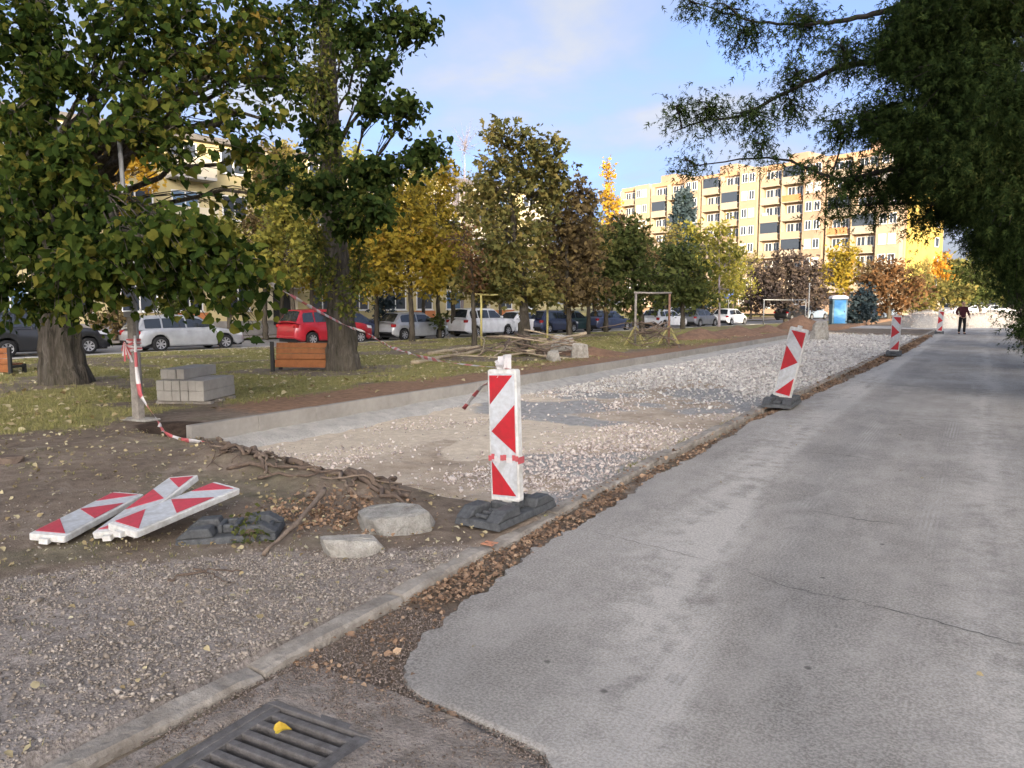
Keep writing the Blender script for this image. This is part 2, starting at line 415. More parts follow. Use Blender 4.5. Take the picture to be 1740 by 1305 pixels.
# the lane -----------------------------------------------------------
EDGE = [(-40, -1.3), (0.5, -1.15), (2.0, -1.18), (2.27, -1.22), (2.37, -1.32), (2.42, -1.66), (2.45, -1.94), (2.5, -2.08), (2.63, -2.17), (2.92, -2.30), (3.41, -2.39), (3.98, -2.47),
        (4.69, -2.49), (5.89, -2.56), (7.0, -2.66), (8.3, -2.58), (10.7, -2.70), (12.5, -2.63), (16.7, -2.52), (23, -2.38), (31, -2.2), (44, -2.3), (58, -2.4)]
ey = np.array([e[0] for e in EDGE]); ex = np.array([e[1] for e in EDGE])
def road_left(Y): return np.interp(Y, ey, ex) + 0.14 * (fbm(Y, Y * 0 + 1.7, 2.2, 1) - 0.5) * (np.asarray(Y) > 2.6) + 0.07 * (vnoise(Y, Y * 0, 11, 2) - 0.5) + 0.035 * (vnoise(Y, Y * 0, 31, 4) - 0.5)
ry = axis([(-40, 0, 2), (0, 2.2, 0.1), (2.2, 2.6, 0.012), (2.6, 10, 0.025), (10, 58, 0.2)])
us = np.linspace(0, 1, 26)
RL = road_left(ry); RRt = 1.35 + 0.12 * (fbm(ry, ry * 0, 0.7, 3) - 0.5)
RX = RL[:, None] + (RRt - RL)[:, None] * us[None, :]
RY = np.repeat(ry[:, None], 26, 1)
RZ = 0.004 + 0.014 * (fbm(RX, RY, 0.35, 2) - 0.5) - 0.008 * sstep(0.04, 0.0, us)[None, :]
skirt = np.stack([RX[:, 0] - 0.012, RY[:, 0], RZ[:, 0] - 0.06], -1)
RV = np.stack([RX, RY, RZ], -1)
nr, nc = RV.shape[:2]
i0 = np.arange(nr - 1)[:, None] * nc; j0 = np.arange(nc - 1)[None, :]
RF = np.stack([i0 + j0, i0 + j0 + 1, i0 + nc + j0 + 1, i0 + nc + j0], -1).reshape(-1, 4)
def road_material():
    t = NT('dusty_asphalt')
    v = t.coord('World'); vl = t.coord('World', (1.0, 0.10, 1.0)); vl2 = t.coord('World', (1.0, 0.035, 1.0))
    big = t.noise(v, 0.5, 5, 0.6); fine = t.noise(v, 75, 5, 0.75); mid = t.noise(v, 6, 6, 0.62)
    st = t.noise(vl, 3.2, 4, 0.55, 0.2); st2 = t.noise(vl2, 9.0, 4, 0.55)
    sx = t.n('ShaderNodeSeparateXYZ'); t.l(v, sx.inputs[0])
    wob = t.math('ADD', sx.outputs[0], t.math('MULTIPLY', t.math('SUBTRACT', t.noise(t.coord('World', (0, 0.12, 0)), 1.0, 2), 0.5), 1.3))
    def band(cx, wd):
        d = t.math('ABSOLUTE', t.math('SUBTRACT', wob, cx)); d = t.math('DIVIDE', d, wd)
        return t.math('MAXIMUM', t.math('SUBTRACT', 1.0, d), 0.0)
    fy = t.math('MULTIPLY', t.math('EXPONENT', t.math('MULTIPLY', t.math('SUBTRACT', sx.outputs[1], 2.6), -0.31)), 1.0)
    rel = t.math('SUBTRACT', t.math('ADD', sx.outputs[0], t.math('MULTIPLY', t.math('SUBTRACT', mid, 0.5), 0.25)), t.math('SUBTRACT', fy, 2.05))
    def curve(off, wl, wr):       # lopsided band that follows the curved wheel path
        q = t.math('SUBTRACT', rel, off)
        l_ = t.math('ADD', 1.0, t.math('DIVIDE', t.math('MINIMUM', q, 0.0), wl)); r_ = t.math('SUBTRACT', 1.0, t.math('DIVIDE', t.math('MAXIMUM', q, 0.0), wr))
        return t.math('MAXIMUM', t.math('MINIMUM', l_, r_), 0.0)
    bands = t.math('ADD', t.math('MULTIPLY', curve(0.12, .65, .22), 1.5), t.math('ADD', t.math('MULTIPLY', band(0.12, 0.40), .9), t.math('MULTIPLY', band(0.9, 0.4), 0.6)))
    darkband = t.math('MULTIPLY', curve(0.62, .26, .55), t.math('ADD', .25, t.math('MULTIPLY', st, .5)))
    dust = t.math('MULTIPLY', bands, t.ramp(t.math('ADD', t.math('MULTIPLY', st, 0.55), t.math('MULTIPLY', mid, 0.45)), [(0.40, 0.0), (0.56, 1.0)]))
    dust = t.math('ADD', t.math('MULTIPLY', dust, 1.0), t.math('MULTIPLY', t.ramp(big, [(0.42, 0.0), (0.66, 1.0)]), 0.40), True)
    base = t.ramp(t.math('ADD', t.math('MULTIPLY', big, 0.35), t.math('ADD', t.math('MULTIPLY', mid, 0.35), t.math('MULTIPLY', st2, 0.30))),
                  [(0.36, (0.265, 0.236, 0.193)), (0.5, (0.345, 0.309, 0.253)), (0.64, (0.425, 0.383, 0.316))])
    base = t.mix(darkband, base, (0.155, 0.145, 0.125))
    col = t.mix(dust, base, (0.70, 0.645, 0.55))
    col = t.mix(t.math('MULTIPLY', t.ramp(fine, [(0.42, 0.0), (0.58, 1.0)]), 0.75), t.mix(0.55, col, (0.12, 0.114, 0.105)), t.mix(0.45, col, (0.58, 0.55, 0.50)))
    blotch = t.math('MULTIPLY', t.ramp(t.noise(t.coord('World', (1, .45, 1)), 2.2, 8, 0.68, 0.4), [(0.50, 0.0), (0.60, 1.0)]), 0.42)
    col = t.mix(t.math('MULTIPLY', blotch, .6), col, (0.50, 0.465, 0.41))
    wv = t.n('ShaderNodeTexWave', wave_type='BANDS', bands_direction='X'); wv.inputs['Scale'].default_value = 9.0; wv.inputs['Distortion'].default_value = 1.2; wv.inputs['Detail'].default_value = 3
    t.l(t.coord('World', (1, .12, 1)), wv.inputs['Vector'])
    tread = t.math('MULTIPLY', t.math('MULTIPLY', t.math('ADD', band(-1.15, .16), band(-.25, .12)), t.ramp(t.noise(t.coord('World', (1, .3, 1)), 2.0, 4), [(0.46, 0.0), (0.6, 1.0)])), t.ramp(wv.outputs['Fac'], [(0.45, 0.0), (0.6, 1.0)]))
    col = t.mix(t.math('MULTIPLY', tread, .35), col, (0.56, 0.53, 0.48))
    stain = t.math('MULTIPLY', t.ramp(t.noise(t.coord('World', (1, .35, 1)), .8, 5, 0.6), [(0.50, 0.0), (0.66, 1.0)]), 0.28)
    col = t.mix(stain, col, (0.18, 0.172, 0.16))
    vo = t.n('ShaderNodeTexVoronoi'); vo.inputs['Scale'].default_value = 2.6; t.l(v, vo.inputs['Vector'])
    sp = t.ramp(vo.outputs['Distance'], [(0.03, 1.0), (0.055, 0.0)])
    col = t.mix(t.math('MULTIPLY', sp, 0.7), col, (0.07, 0.065, 0.06))
    t.bsdf(col, 0.88, 0, 0.25, t.math('ADD', fine, t.math('MULTIPLY', mid, 0.6)), 0.8, 0.008)
    return t.m
M_road = road_material()
road = np_mesh('road', RV.reshape(-1, 3), RF, M_road, smooth=True)
tag(road, 'dusty grey asphalt lane with a crumbled left edge', kind='structure')
ne = len(skirt); ki = np.arange(ne - 1)[:, None]
np_mesh('broken_edge', np.concatenate([skirt, RV[:, 0]]), np.concatenate([ki, ki + ne, ki + ne + 1, ki + 1], 1), M_road, road)
# cracks across the lane
M_crack = simple('crack', (0.05, 0.05, 0.05), (0.03, 0.03, 0.03), 30, 0.95)
def crack(pts, wd, seed):
    r = np.random.default_rng(seed); P = []
    for a, b in zip(pts[:-1], pts[1:]):
        n = max(2, int(math.dist(a, b) / 0.05))
        for k in range(n): P.append((a[0] + (b[0] - a[0]) * k / n, a[1] + (b[1] - a[1]) * k / n))
    P = np.array(P + [pts[-1]]); P += r.normal(0, 0.012, P.shape)
    T = np.gradient(P, axis=0); T /= np.linalg.norm(T, axis=1, keepdims=True) + 1e-9
    N = np.stack([-T[:, 1], T[:, 0]], 1)
    ww = wd * (0.3 + r.random(len(P))) * np.sin(np.linspace(0.15, 3.0, len(P)))
    L = P + N * ww[:, None]; Q = P - N * ww[:, None]
    zL = 0.004 + 0.014 * (fbm(P[:, 0], P[:, 1], 0.35, 2) - 0.5) + 0.0035
    V = np.stack([np.column_stack([L, zL]), np.column_stack([Q, zL])], 1).reshape(-1, 3)
    k = np.arange(len(P) - 1)[:, None] * 2
    np_mesh('crack', V, np.concatenate([k, k + 1, k + 3, k + 2], 1), M_crack, road)
crack([(-1.35, 4.75), (-0.9, 4.55), (-0.35, 4.5), (0.2, 4.35), (0.9, 4.45)], 0.0035, 1)
crack([(-2.35, 4.95), (-1.8, 4.85), (-1.35, 4.75)], 0.003, 7)
crack([(-1.25, 6.4), (-0.7, 6.3), (-0.3, 6.35)], 0.004, 10)
crack([(-2.4, 21.5), (-0.9, 21.2), (1.0, 21.5)], 0.012, 11)
crack([(-1.9, 8.9), (-1.3, 8.95), (-0.8, 8.8)], 0.006, 3)
crack([(-2.3, 17.5), (-1.0, 17.2), (0.9, 17.4)], 0.012, 4)
crack([(-1.9, 12.2), (-0.6, 12.35), (1.0, 12.1)], 0.008, 5)

# rough concrete patch round the drain
ay = axis([(0.6, 2.44, 0.04)]); ax = np.linspace(-2.62, -1.12, 40)
AX, AY = np.meshgrid(ax, ay, indexing='ij')
lim = np.minimum(np.interp(AX, [-2.7, -2.1, -1.9, -1.6, -1.3, -1.1], [2.44, 2.43, 2.41, 2.38, 2.32, 2.2]), AY)
AZ = -0.028 + 0.016 * fbm(AX, AY, 4, 1) + 0.010 * vnoise(AX, AY, 16, 2)
AZ = AZ - 0.05 * ((AX < -1.93) & (AX > -2.47) & (lim < 2.12))
AF = None
n0, n1_ = AX.shape
i0 = np.arange(n0 - 1)[:, None] * n1_; j0 = np.arange(n1_ - 1)[None, :]
AF = np.stack([i0 + j0, i0 + n1_ + j0, i0 + n1_ + j0 + 1, i0 + j0 + 1], -1).reshape(-1, 4)
fcx = AX.ravel()[AF].mean(1); fcy = lim.ravel()[AF].mean(1)
AF = AF[~((fcx > -2.46) & (fcx < -1.92) & (fcy > 1.47) & (fcy < 2.12))]
M_apron = simple('apron_concrete', (0.33, 0.285, 0.24), (0.15, 0.125, 0.10), 9, 0.95, bstr=0.9, bdist=0.02, coord='World', c3=(0.45, 0.42, 0.38))
tag(np_mesh('pavement', np.stack([AX, lim, AZ], -1).reshape(-1, 3), AF, M_apron, smooth=True), 'crumbling concrete patch round the drain grate', kind='structure')

# the parked-car street, its far pavement and a junction beyond the heaps
def strip(name, x_off0, x_off1, z, mat, y0=-80, y1=170, label=None):
    ys = np.linspace(y0, y1, 60); xs = np.linspace(x_off0, x_off1, 6)
    V = np.stack([street_x(ys)[:, None] + xs[None, :], np.repeat(ys[:, None], 6, 1), np.full((60, 6), z)], -1)
    i0 = np.arange(59)[:, None] * 6; j0 = np.arange(5)[None, :]
    F = np.stack([i0 + j0, i0 + j0 + 1, i0 + 7 + j0, i0 + 6 + j0], -1).reshape(-1, 4)
    return tag(np_mesh(name, V.reshape(-1, 3), F, mat), label, kind='structure')
M_street = simple('street_asphalt', (0.30, 0.295, 0.285), (0.22, 0.215, 0.21), 1.5, 0.9, coord='World')
M_pave = simple('pavement_slabs', (0.34, 0.30, 0.28), (0.24, 0.215, 0.2), 3, 0.9, coord='World')
strip('street', -7.5, 0.0, -0.30, M_street, label='asphalt street with cars parked along it')
strip('pavement', -10.0, -7.5, -0.19, M_pave, label='pavement between the street and the yellow building')
mb = MB()
for k in range(60):
    y = -10 + k * 1.6
    if y > 80: break
    x = float(street_x(y)); a = math.atan(SLOPE)
    Mx = Matrix.Translation((x + 0.06, y, -0.3)) @ Matrix.Rotation(-a, 4, 'Z')
    mb.box(-0.07, 0.07, 0, 1.58, -0.1, 0.085, M=Mx)
tag(mb.build('kerb', M_concrete), 'low concrete kerb along the lawn side of the street', kind='structure')
mb = MB().box(-9, 30, 57.6, 64, -0.2, -0.005)
tag(mb.build('road', simple('pale_asphalt', (0.44, 0.42, 0.39), (0.34, 0.33, 0.31), 1.2, 0.9, coord='World')), 'pale sunlit side road crossing beyond the lane', kind='structure')

# low kerb between verge and lane -------------------------------------
kerb = empty('kerb', (0, 0, 0)); tag(kerb, 'low worn concrete kerb stones along the edge of the lane', kind='structure')
stone_meshes = []
for k in range(4):
    mb = MB(); n = 9; L = 0.985
    pr = [(-0.062, -0.16), (0.062, -0.16), (0.062, 0.028), (0.045, 0.045), (-0.05, 0.05), (-0.062, 0.04)]
    r = np.random.default_rng(40 + k); vs = []
    for a in range(n):
        y = L * a / (n - 1)
        e = 0.012 if a in (0, n - 1) else 0.0
        for (px_, pz_) in pr:
            up = pz_ > 0
            vs.append((px_ + r.normal(0, 0.0035), y, pz_ - (e if up else 0) + (r.normal(0, 0.004) if up else 0)))
    m = len(pr); fs = [(a * m + b, a * m + (b + 1) % m, (a + 1) * m + (b + 1) % m, (a + 1) * m + b) for a in range(n - 1) for b in range(m)]
    fs += [tuple(range(m - 1, -1, -1)), tuple((n - 1) * m + b for b in range(m))]
    mb.add(vs, fs); o = mb.build('kerb_stone', M_kerb, kerb); stone_meshes.append(o.data); bpy.data.objects.remove(o)
def kerb_x(Y): return float(np.interp(Y, [0, 3, 5.9, 8, 12.6, 18, 30, 45, 58], [-2.72, -2.74, -2.86, -2.92, -2.97, -2.86, -2.78, -2.72, -2.7]))
y = 0.25; k = 0
while y < 56:
    o = link(bpy.data.objects.new('kerb_stone', stone_meshes[k % 4]), kerb)
    dx_ = kerb_x(y + 1) - kerb_x(y)
    jx, jz, ja = random.uniform(-.012, .012), random.uniform(-.012, .012), random.uniform(-.012, .012)
    o.location = (kerb_x(y) + jx, y, jz - 0.022); o.rotation_euler = (random.uniform(-.01, .01), random.uniform(-.05, .05), -math.atan(dx_) + ja)
    y += 1.0; k += 1
# orange survey mark on the kerb
mk = MB()
mk.box(-0.052, 0.044, 0, 0.035, 0.0, 0.003); mk.box(-0.052, 0.044, 0.055, 0.085, 0.0, 0.003); mk.box(-0.012, 0.012, 0.0352, 0.0548, 0.0, 0.003)
mko = mk.build('survey_mark', M_orange_paint, kerb); mko.location = (kerb_x(4.2), 4.22, 0.028)

# tall new kerb of the parking bed --------------------------------------
tall = empty('retaining_kerb', (-8.0, 5.7, -0.12)); tag(tall, 'long new concrete kerb wall along the far side of the gravel bed', 'kerb wall')
slab = MB().box(-0.05, 0.05, 0.001, 0.999, -0.12, 0.33).build('kerb_slab', M_concrete_fresh, tall, bevel=0.006)
for k in range(40):
    o = slab if k == 0 else slab.copy()
    if k: link(o, tall)
    o.location = (random.uniform(-.006, .006) + 0.006 * k * (k < 30) * 0.2, k * 1.0, random.uniform(-.003, .003) - 0.0015 * k)
    o.rotation_euler = (0, 0, random.uniform(-.004, .004))
hy = np.arange(0, 40, 0.12); nh = len(hy)
prof = np.array([(0.052, 0.13), (0.14, 0.115), (0.30, 0.085), (0.46, 0.05), (0.56, -0.05)])
hv = np.zeros((nh, 5, 3)); nzv = np.random.default_rng(3)
for b in range(5):
    hv[:, b, 0] = prof[b, 0] + (b > 0) * 0.10 * (fbm(hy, hy * 0 + b, 1.3, b) - 0.5)
    hv[:, b, 1] = hy + nzv.normal(0, 0.012, nh); hv[:, b, 2] = prof[b, 1] + 0.05 * (fbm(hy, hy * 0 + b, 2.4, b + 1) - 0.5)
i0 = np.arange(nh - 1)[:, None] * 5; j0 = np.arange(4)[None, :]
np_mesh('concrete_haunch', hv.reshape(-1, 3), np.stack([i0 + j0, i0 + j0 + 1, i0 + 6 + j0, i0 + 5 + j0], -1).reshape(-1, 4), M_haunch, tall)

# ------------------------------------------------------------------ buildings
M_glass_win = NT('window_glass'); M_glass_win.bsdf((0.045, 0.055, 0.07), 0.06, 0, 0.8); M_glass_win = M_glass_win.m
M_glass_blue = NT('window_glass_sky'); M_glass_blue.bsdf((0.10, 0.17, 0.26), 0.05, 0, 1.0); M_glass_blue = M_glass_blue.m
M_wframe = simple('white_window_frame', (0.74, 0.74, 0.72), (0.64, 0.64, 0.62), 5, 0.5)
M_curtain = simple('curtain', (0.55, 0.52, 0.46), (0.42, 0.40, 0.36), 9, 0.9)

def window_meshes(wd, ht):
    f = MB(); t = 0.07; d = 0.06
    f.box(0, wd, -d, 0.02, 0, t); f.box(0, wd, -d, 0.02, ht - t, ht)
    f.box(0, t, -d, 0.02, t, ht - t); f.box(wd - t, wd, -d, 0.02, t, ht - t); f.box(wd / 2 - t / 2, wd / 2 + t / 2, -d + .004, 0.02, t, ht - t)
    f.box(-0.06, wd + 0.06, -0.14, 0.02, -0.06, 0.0)
    p = MB().box(t * .6, wd - t * .6, -0.022, 0.01, t * .6, ht - t * .6)
    return f, p
_wm = {}
def add_window(par, x, z, wd, ht, glass, y=0.0):
    key = (round(wd, 2), round(ht, 2), glass.name)
    if key not in _wm:
        f, p = window_meshes(wd, ht)
        fo = f.build('window', M_wframe, par); po = p.build('pane', glass, fo); _wm[key] = (fo.data, po.data)
    else:
        fo = link(bpy.data.objects.new('window', _wm[key][0]), par); po = link(bpy.data.objects.new('pane', _wm[key][1]), fo)
    fo.location = (x, y, z)

# yellow four-storey block beyond the street: the facade runs along the street
ang = math.atan(SLOPE)
M_yel = simple('yellow_render', (0.52, 0.44, 0.24), (0.45, 0.38, 0.20), 0.8, 0.9, bstr=0.1, coord='Object')
M_orange_render = simple('orange_render', (0.55, 0.22, 0.09), (0.47, 0.18, 0.075), 0.8, 0.9, bstr=0.1)
M_cream = simple('cream_render', (0.62, 0.56, 0.42), (0.54, 0.48, 0.36), 0.8, 0.9, bstr=0.1)
M_roofing = simple('roof_felt', (0.15, 0.14, 0.13), None, 2, 0.9)
YB = empty('apartment_building', (-47.0, -12.0, -0.3), math.pi / 2 - ang)
tag(YB, 'yellow rendered four storey block across the street behind the left trees', 'building')
# local: x along the street, y away from the street (left), facade at y=0
Lb = 74.0
wall = MB()
wall.box(0, Lb, 0, 11, 0.9, 11.3)
wall.build('wall', M_yel, YB)
MB().box(-0.03, Lb + 0.03, -0.05, 11.05, 0, 0.9).build('plinth', simple('grey_plinth', (0.27, 0.26, 0.25), None, 2, 0.9), YB)
MB().box(-0.35, Lb + 0.35, -0.35, 11.35, 11.3, 11.6).build('roof', M_roofing, YB)
for k in range(24):
    x = 1.2 + k * 3.02
    stair = k % 6 == 3
    if stair:
        MB().box(x - 0.3, x + 1.9, -0.10, 0.0 - 0.002, 0.9, 11.25).build('stairwell_panel', M_cream, YB)
        MB().box(x - 0.4, x + 2.0, -1.1, -0.1, 2.9, 3.05).build('door_canopy', M_concrete, YB)
        dr = MB().box(x + 0.1, x + 1.4, -0.16, -0.102, 0.6, 2.75).build('door', M_dark_iron, YB)
    for fl in range(4):
        z = 1.5 + fl * 2.72 + (0.0 if not stair else -1.2 * (fl > 0))
        if stair and fl == 0: continue
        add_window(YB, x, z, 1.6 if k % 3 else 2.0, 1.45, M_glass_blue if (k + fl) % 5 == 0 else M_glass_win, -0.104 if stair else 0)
    if k % 3 == 1: MB().box(x - 0.5, x + 1.9, -0.075, -0.052, 0.0, 0.88).box(x - 0.5, x + 1.9, -0.03, -0.002, 0.902, 1.42).build('painted_panel', M_orange_render, YB)
    if k % 6 in (1, 5):
        for fl in range(1, 4):
            z = 0.95 + fl * 2.72
            b = MB().box(x - 0.3, x + 2.2, -1.15, -0.002, z - 0.15, z).build('balcony', M_concrete, YB)
            MB().box(x - 0.3, x + 2.2, -1.15, -1.08, z, z + 1.0).box(x - 0.3, x - 0.23, -1.08, -0.004, z, z + 1.0).box(x + 2.13, x + 2.2, -1.08, -0.004, z, z + 1.0).build('parapet', M_cream, b)

# long sunlit eight-storey block at the end of the view
M_apricot = simple('apricot_render', (0.36, 0.255, 0.17), (0.29, 0.205, 0.14), 0.25, 0.9, bstr=0.1)
M_sand_render = simple('sand_render', (0.37, 0.29, 0.195), (0.31, 0.24, 0.16), 0.25, 0.9, bstr=0.1)
M_gable = simple('yellow_gable_render', (0.44, 0.33, 0.085), (0.39, 0.29, 0.07), 0.4, 0.9, bstr=0.1)
M_cream_far = simple('dark_cream_render', (0.40, 0.33, 0.245), (0.32, 0.265, 0.195), 0.3, 0.9, bstr=0.1)  # darker copy of the cream, toned down against overexposure in the sun
FB = empty('apartment_building', (-61.5, 142.0, 0), math.atan2(-18.6, 51.0))
tag(FB, 'long sunlit apricot eight storey apartment block with yellow gable', 'building')
LF = 54.5; FH = 2.85
MB().box(0, LF, 0.02, 12, 0, 23.2).build('wall', M_apricot, FB)
MB().box(LF + 0.002, LF + 0.22, 0.3, 11.7, 3.2, 23.2).build('gable_wall', M_gable, FB)
MB().box(LF + 0.002, LF + 0.18, 0.02, 12, 0, 3.15).build('gable_base', M_cream_far, FB)
MB().box(-0.2, LF + 0.3, -0.25, 12.2, 23.2, 23.9).build('roof_parapet', simple('roof_band', (0.48, 0.30, 0.17), (0.40, 0.25, 0.14), 1, 0.9), FB)
for q in range(4):
    MB().box(6 + q * 13.6, 9.5 + q * 13.6, 4, 9, 23.9, 26.0).build('stair_head', M_apricot, FB)
nb = 14; bw = LF / nb
for b in range(nb):
    x0 = b * bw
    if b % 3 == 1:        # projecting bay with paired windows
        MB().box(x0 + 0.25, x0 + bw - 0.25, -1.2, 0.0, 1.0, 23.15 + 0.7).build('bay', M_sand_render if b % 2 else M_apricot, FB)
        for fl in range(8):
            add_window(FB, x0 + 0.7, 1.6 + fl * FH, 1.05, 1.45, M_glass_win if (b * 3 + fl) % 3 else M_curtain, -1.2)
            add_window(FB, x0 + 2.1, 1.6 + fl * FH, 1.05, 1.45, M_glass_win if (b + fl) % 4 else M_curtain, -1.2)
    else:                 # loggias
        for fl in range(8):
            z = 0.6 + fl * FH
            if fl > 0:
                c = [M_cream_far, M_sand_render, M_apricot, M_orange_render][(b * 5 + fl * 3) % 4 if (b + fl) % 5 == 0 else (b + fl) % 2]
                bo = MB().box(x0 + 0.3, x0 + bw - 0.3, -1.1, 0.0, z - 0.16, z).build('balcony', M_cream_far, FB)
                MB().box(x0 + 0.3, x0 + bw - 0.3, -1.1, -1.0, z, z + 1.0).build('parapet', c, bo)
                MB().box(x0 + 0.24, x0 + 0.36, -1.12, 0.0, z + .002, z + FH - 0.17).build('divider', M_sand_render, bo)
                if (b * 7 + fl * 3) % 4 == 0:
                    MB().box(x0 + 0.42, x0 + bw - 0.34, -1.06, -1.03, z + 1.02, z + FH - 0.2).build('glazing', M_glass_win, bo)
                if (b * 3 + fl * 5) % 7 == 0:
                    MB().box(x0 + 0.6, x0 + 1.5, -0.98, -0.6, z + .003, z + 1.25 + .1 * (b % 3)).build('balcony_clutter', [M_dark_iron, M_curtain, M_cream_far][(b + fl) % 3], bo)
            add_window(FB, x0 + 0.75, z + 0.35, 1.3, 2.0, M_glass_win, 0.0)
            add_window(FB, x0 + 2.25, z + 0.9, 1.1, 1.45, M_glass_win, 0.0)
for b in range(0, nb, 3):
    MB().tube([(b * bw + .12, -.07, .3), (b * bw + .12, -.07, 23.1)], .06, 6).build('drainpipe', M_galv, FB)
for fl in range(1, 8):
    o = MB().box(0, 1.3, -0.06, 0.0, 0, 1.4).build('window', M_wframe, FB); o.rotation_euler = (0, 0, math.pi / 2)
    o.location = (LF + 0.222, 9.0, 1.5 + fl * FH)
    MB().box(0.1, 1.2, -0.068, -0.061, 0.1, 1.3).build('pane', M_glass_win, o)

# unseen block of flats added behind the camera to keep the lane in shade
SB = empty('apartment_building', (-44 * .825 + 67.8, -44 * .565 - 99.0, 0), math.atan2(.565, .825))
tag(SB, 'unseen cream block added behind the viewpoint to shade the lane', 'building')
MB().box(-8, 66, -12, 0, 0, 35.5).build('wall', M_cream, SB)  # extra height added so the shadow also covers the yellow block
MB().box(66.004, 96, -12, -0.4, 0, 27.4).build('low_shade_wing', M_cream, SB)
MB().box(-8.3, 66.3, -12.3, 0.3, 35.5, 36.0).build('roof', M_roofing, SB)
fw, pw = window_meshes(1.6, 1.5)
fo0 = None
for fl in range(9):
    for b in range(14):
        if fo0 is None:
            fo0 = fw.build('window', M_wframe, SB); po0 = pw.build('pane', M_glass_win, fo0); fo = fo0
        else:
            fo = link(bpy.data.objects.new('window', fo0.data), SB); link(bpy.data.objects.new('pane', po0.data), fo)
        fo.rotation_euler = (0, 0, math.pi); fo.location = (-4 + b * 5.0, 0, 1.3 + fl * 3.8)

# ------------------------------------------------------------------ cars
M_tyre = simple('tyre', (0.018, 0.018, 0.018), None, 20, 0.85)
M_rim = simple('alloy_rim', (0.45, 0.45, 0.46), (0.35, 0.35, 0.36), 9, 0.35, metal=0.6)
M_blackplastic = simple('black_plastic', (0.02, 0.02, 0.021), None, 9, 0.6)
M_car_glass = NT('car_glass'); M_car_glass.bsdf((0.02, 0.025, 0.03), 0.05, 0, 0.9); M_car_glass = M_car_glass.m
M_lamp = simple('headlamp', (0.72, 0.74, 0.76), None, 9, 0.1, spec=0.8)
M_tail = simple('tail_lamp', (0.35, 0.012, 0.015), None, 9, 0.15, spec=0.7)
def paint(name, c, metal=0.0):
    t = NT(name); v = t.coord('Object'); n_ = t.noise(v, 3, 4); dk = tuple(q * 0.8 for q in c)
    t.bsdf(t.ramp(n_, [(0.3, dk), (0.6, c)]), 0.32, metal, 0.5, coat=0.6); return t.m
P_silver = paint('silver_paint', (0.42, 0.43, 0.44), 0.35); P_red = paint('red_paint', (0.33, 0.012, 0.022)); P_black = paint('black_paint', (0.016, 0.017, 0.02))
P_white = paint('white_paint', (0.76, 0.77, 0.78)); P_navy = paint('navy_paint', (0.022, 0.032, 0.075)); P_grey = paint('grey_paint', (0.17, 0.18, 0.20), 0.2)
P_teal = paint('dark_green_paint', (0.02, 0.045, 0.045)); P_lblue = paint('pale_blue_paint', (0.30, 0.38, 0.48), 0.2)

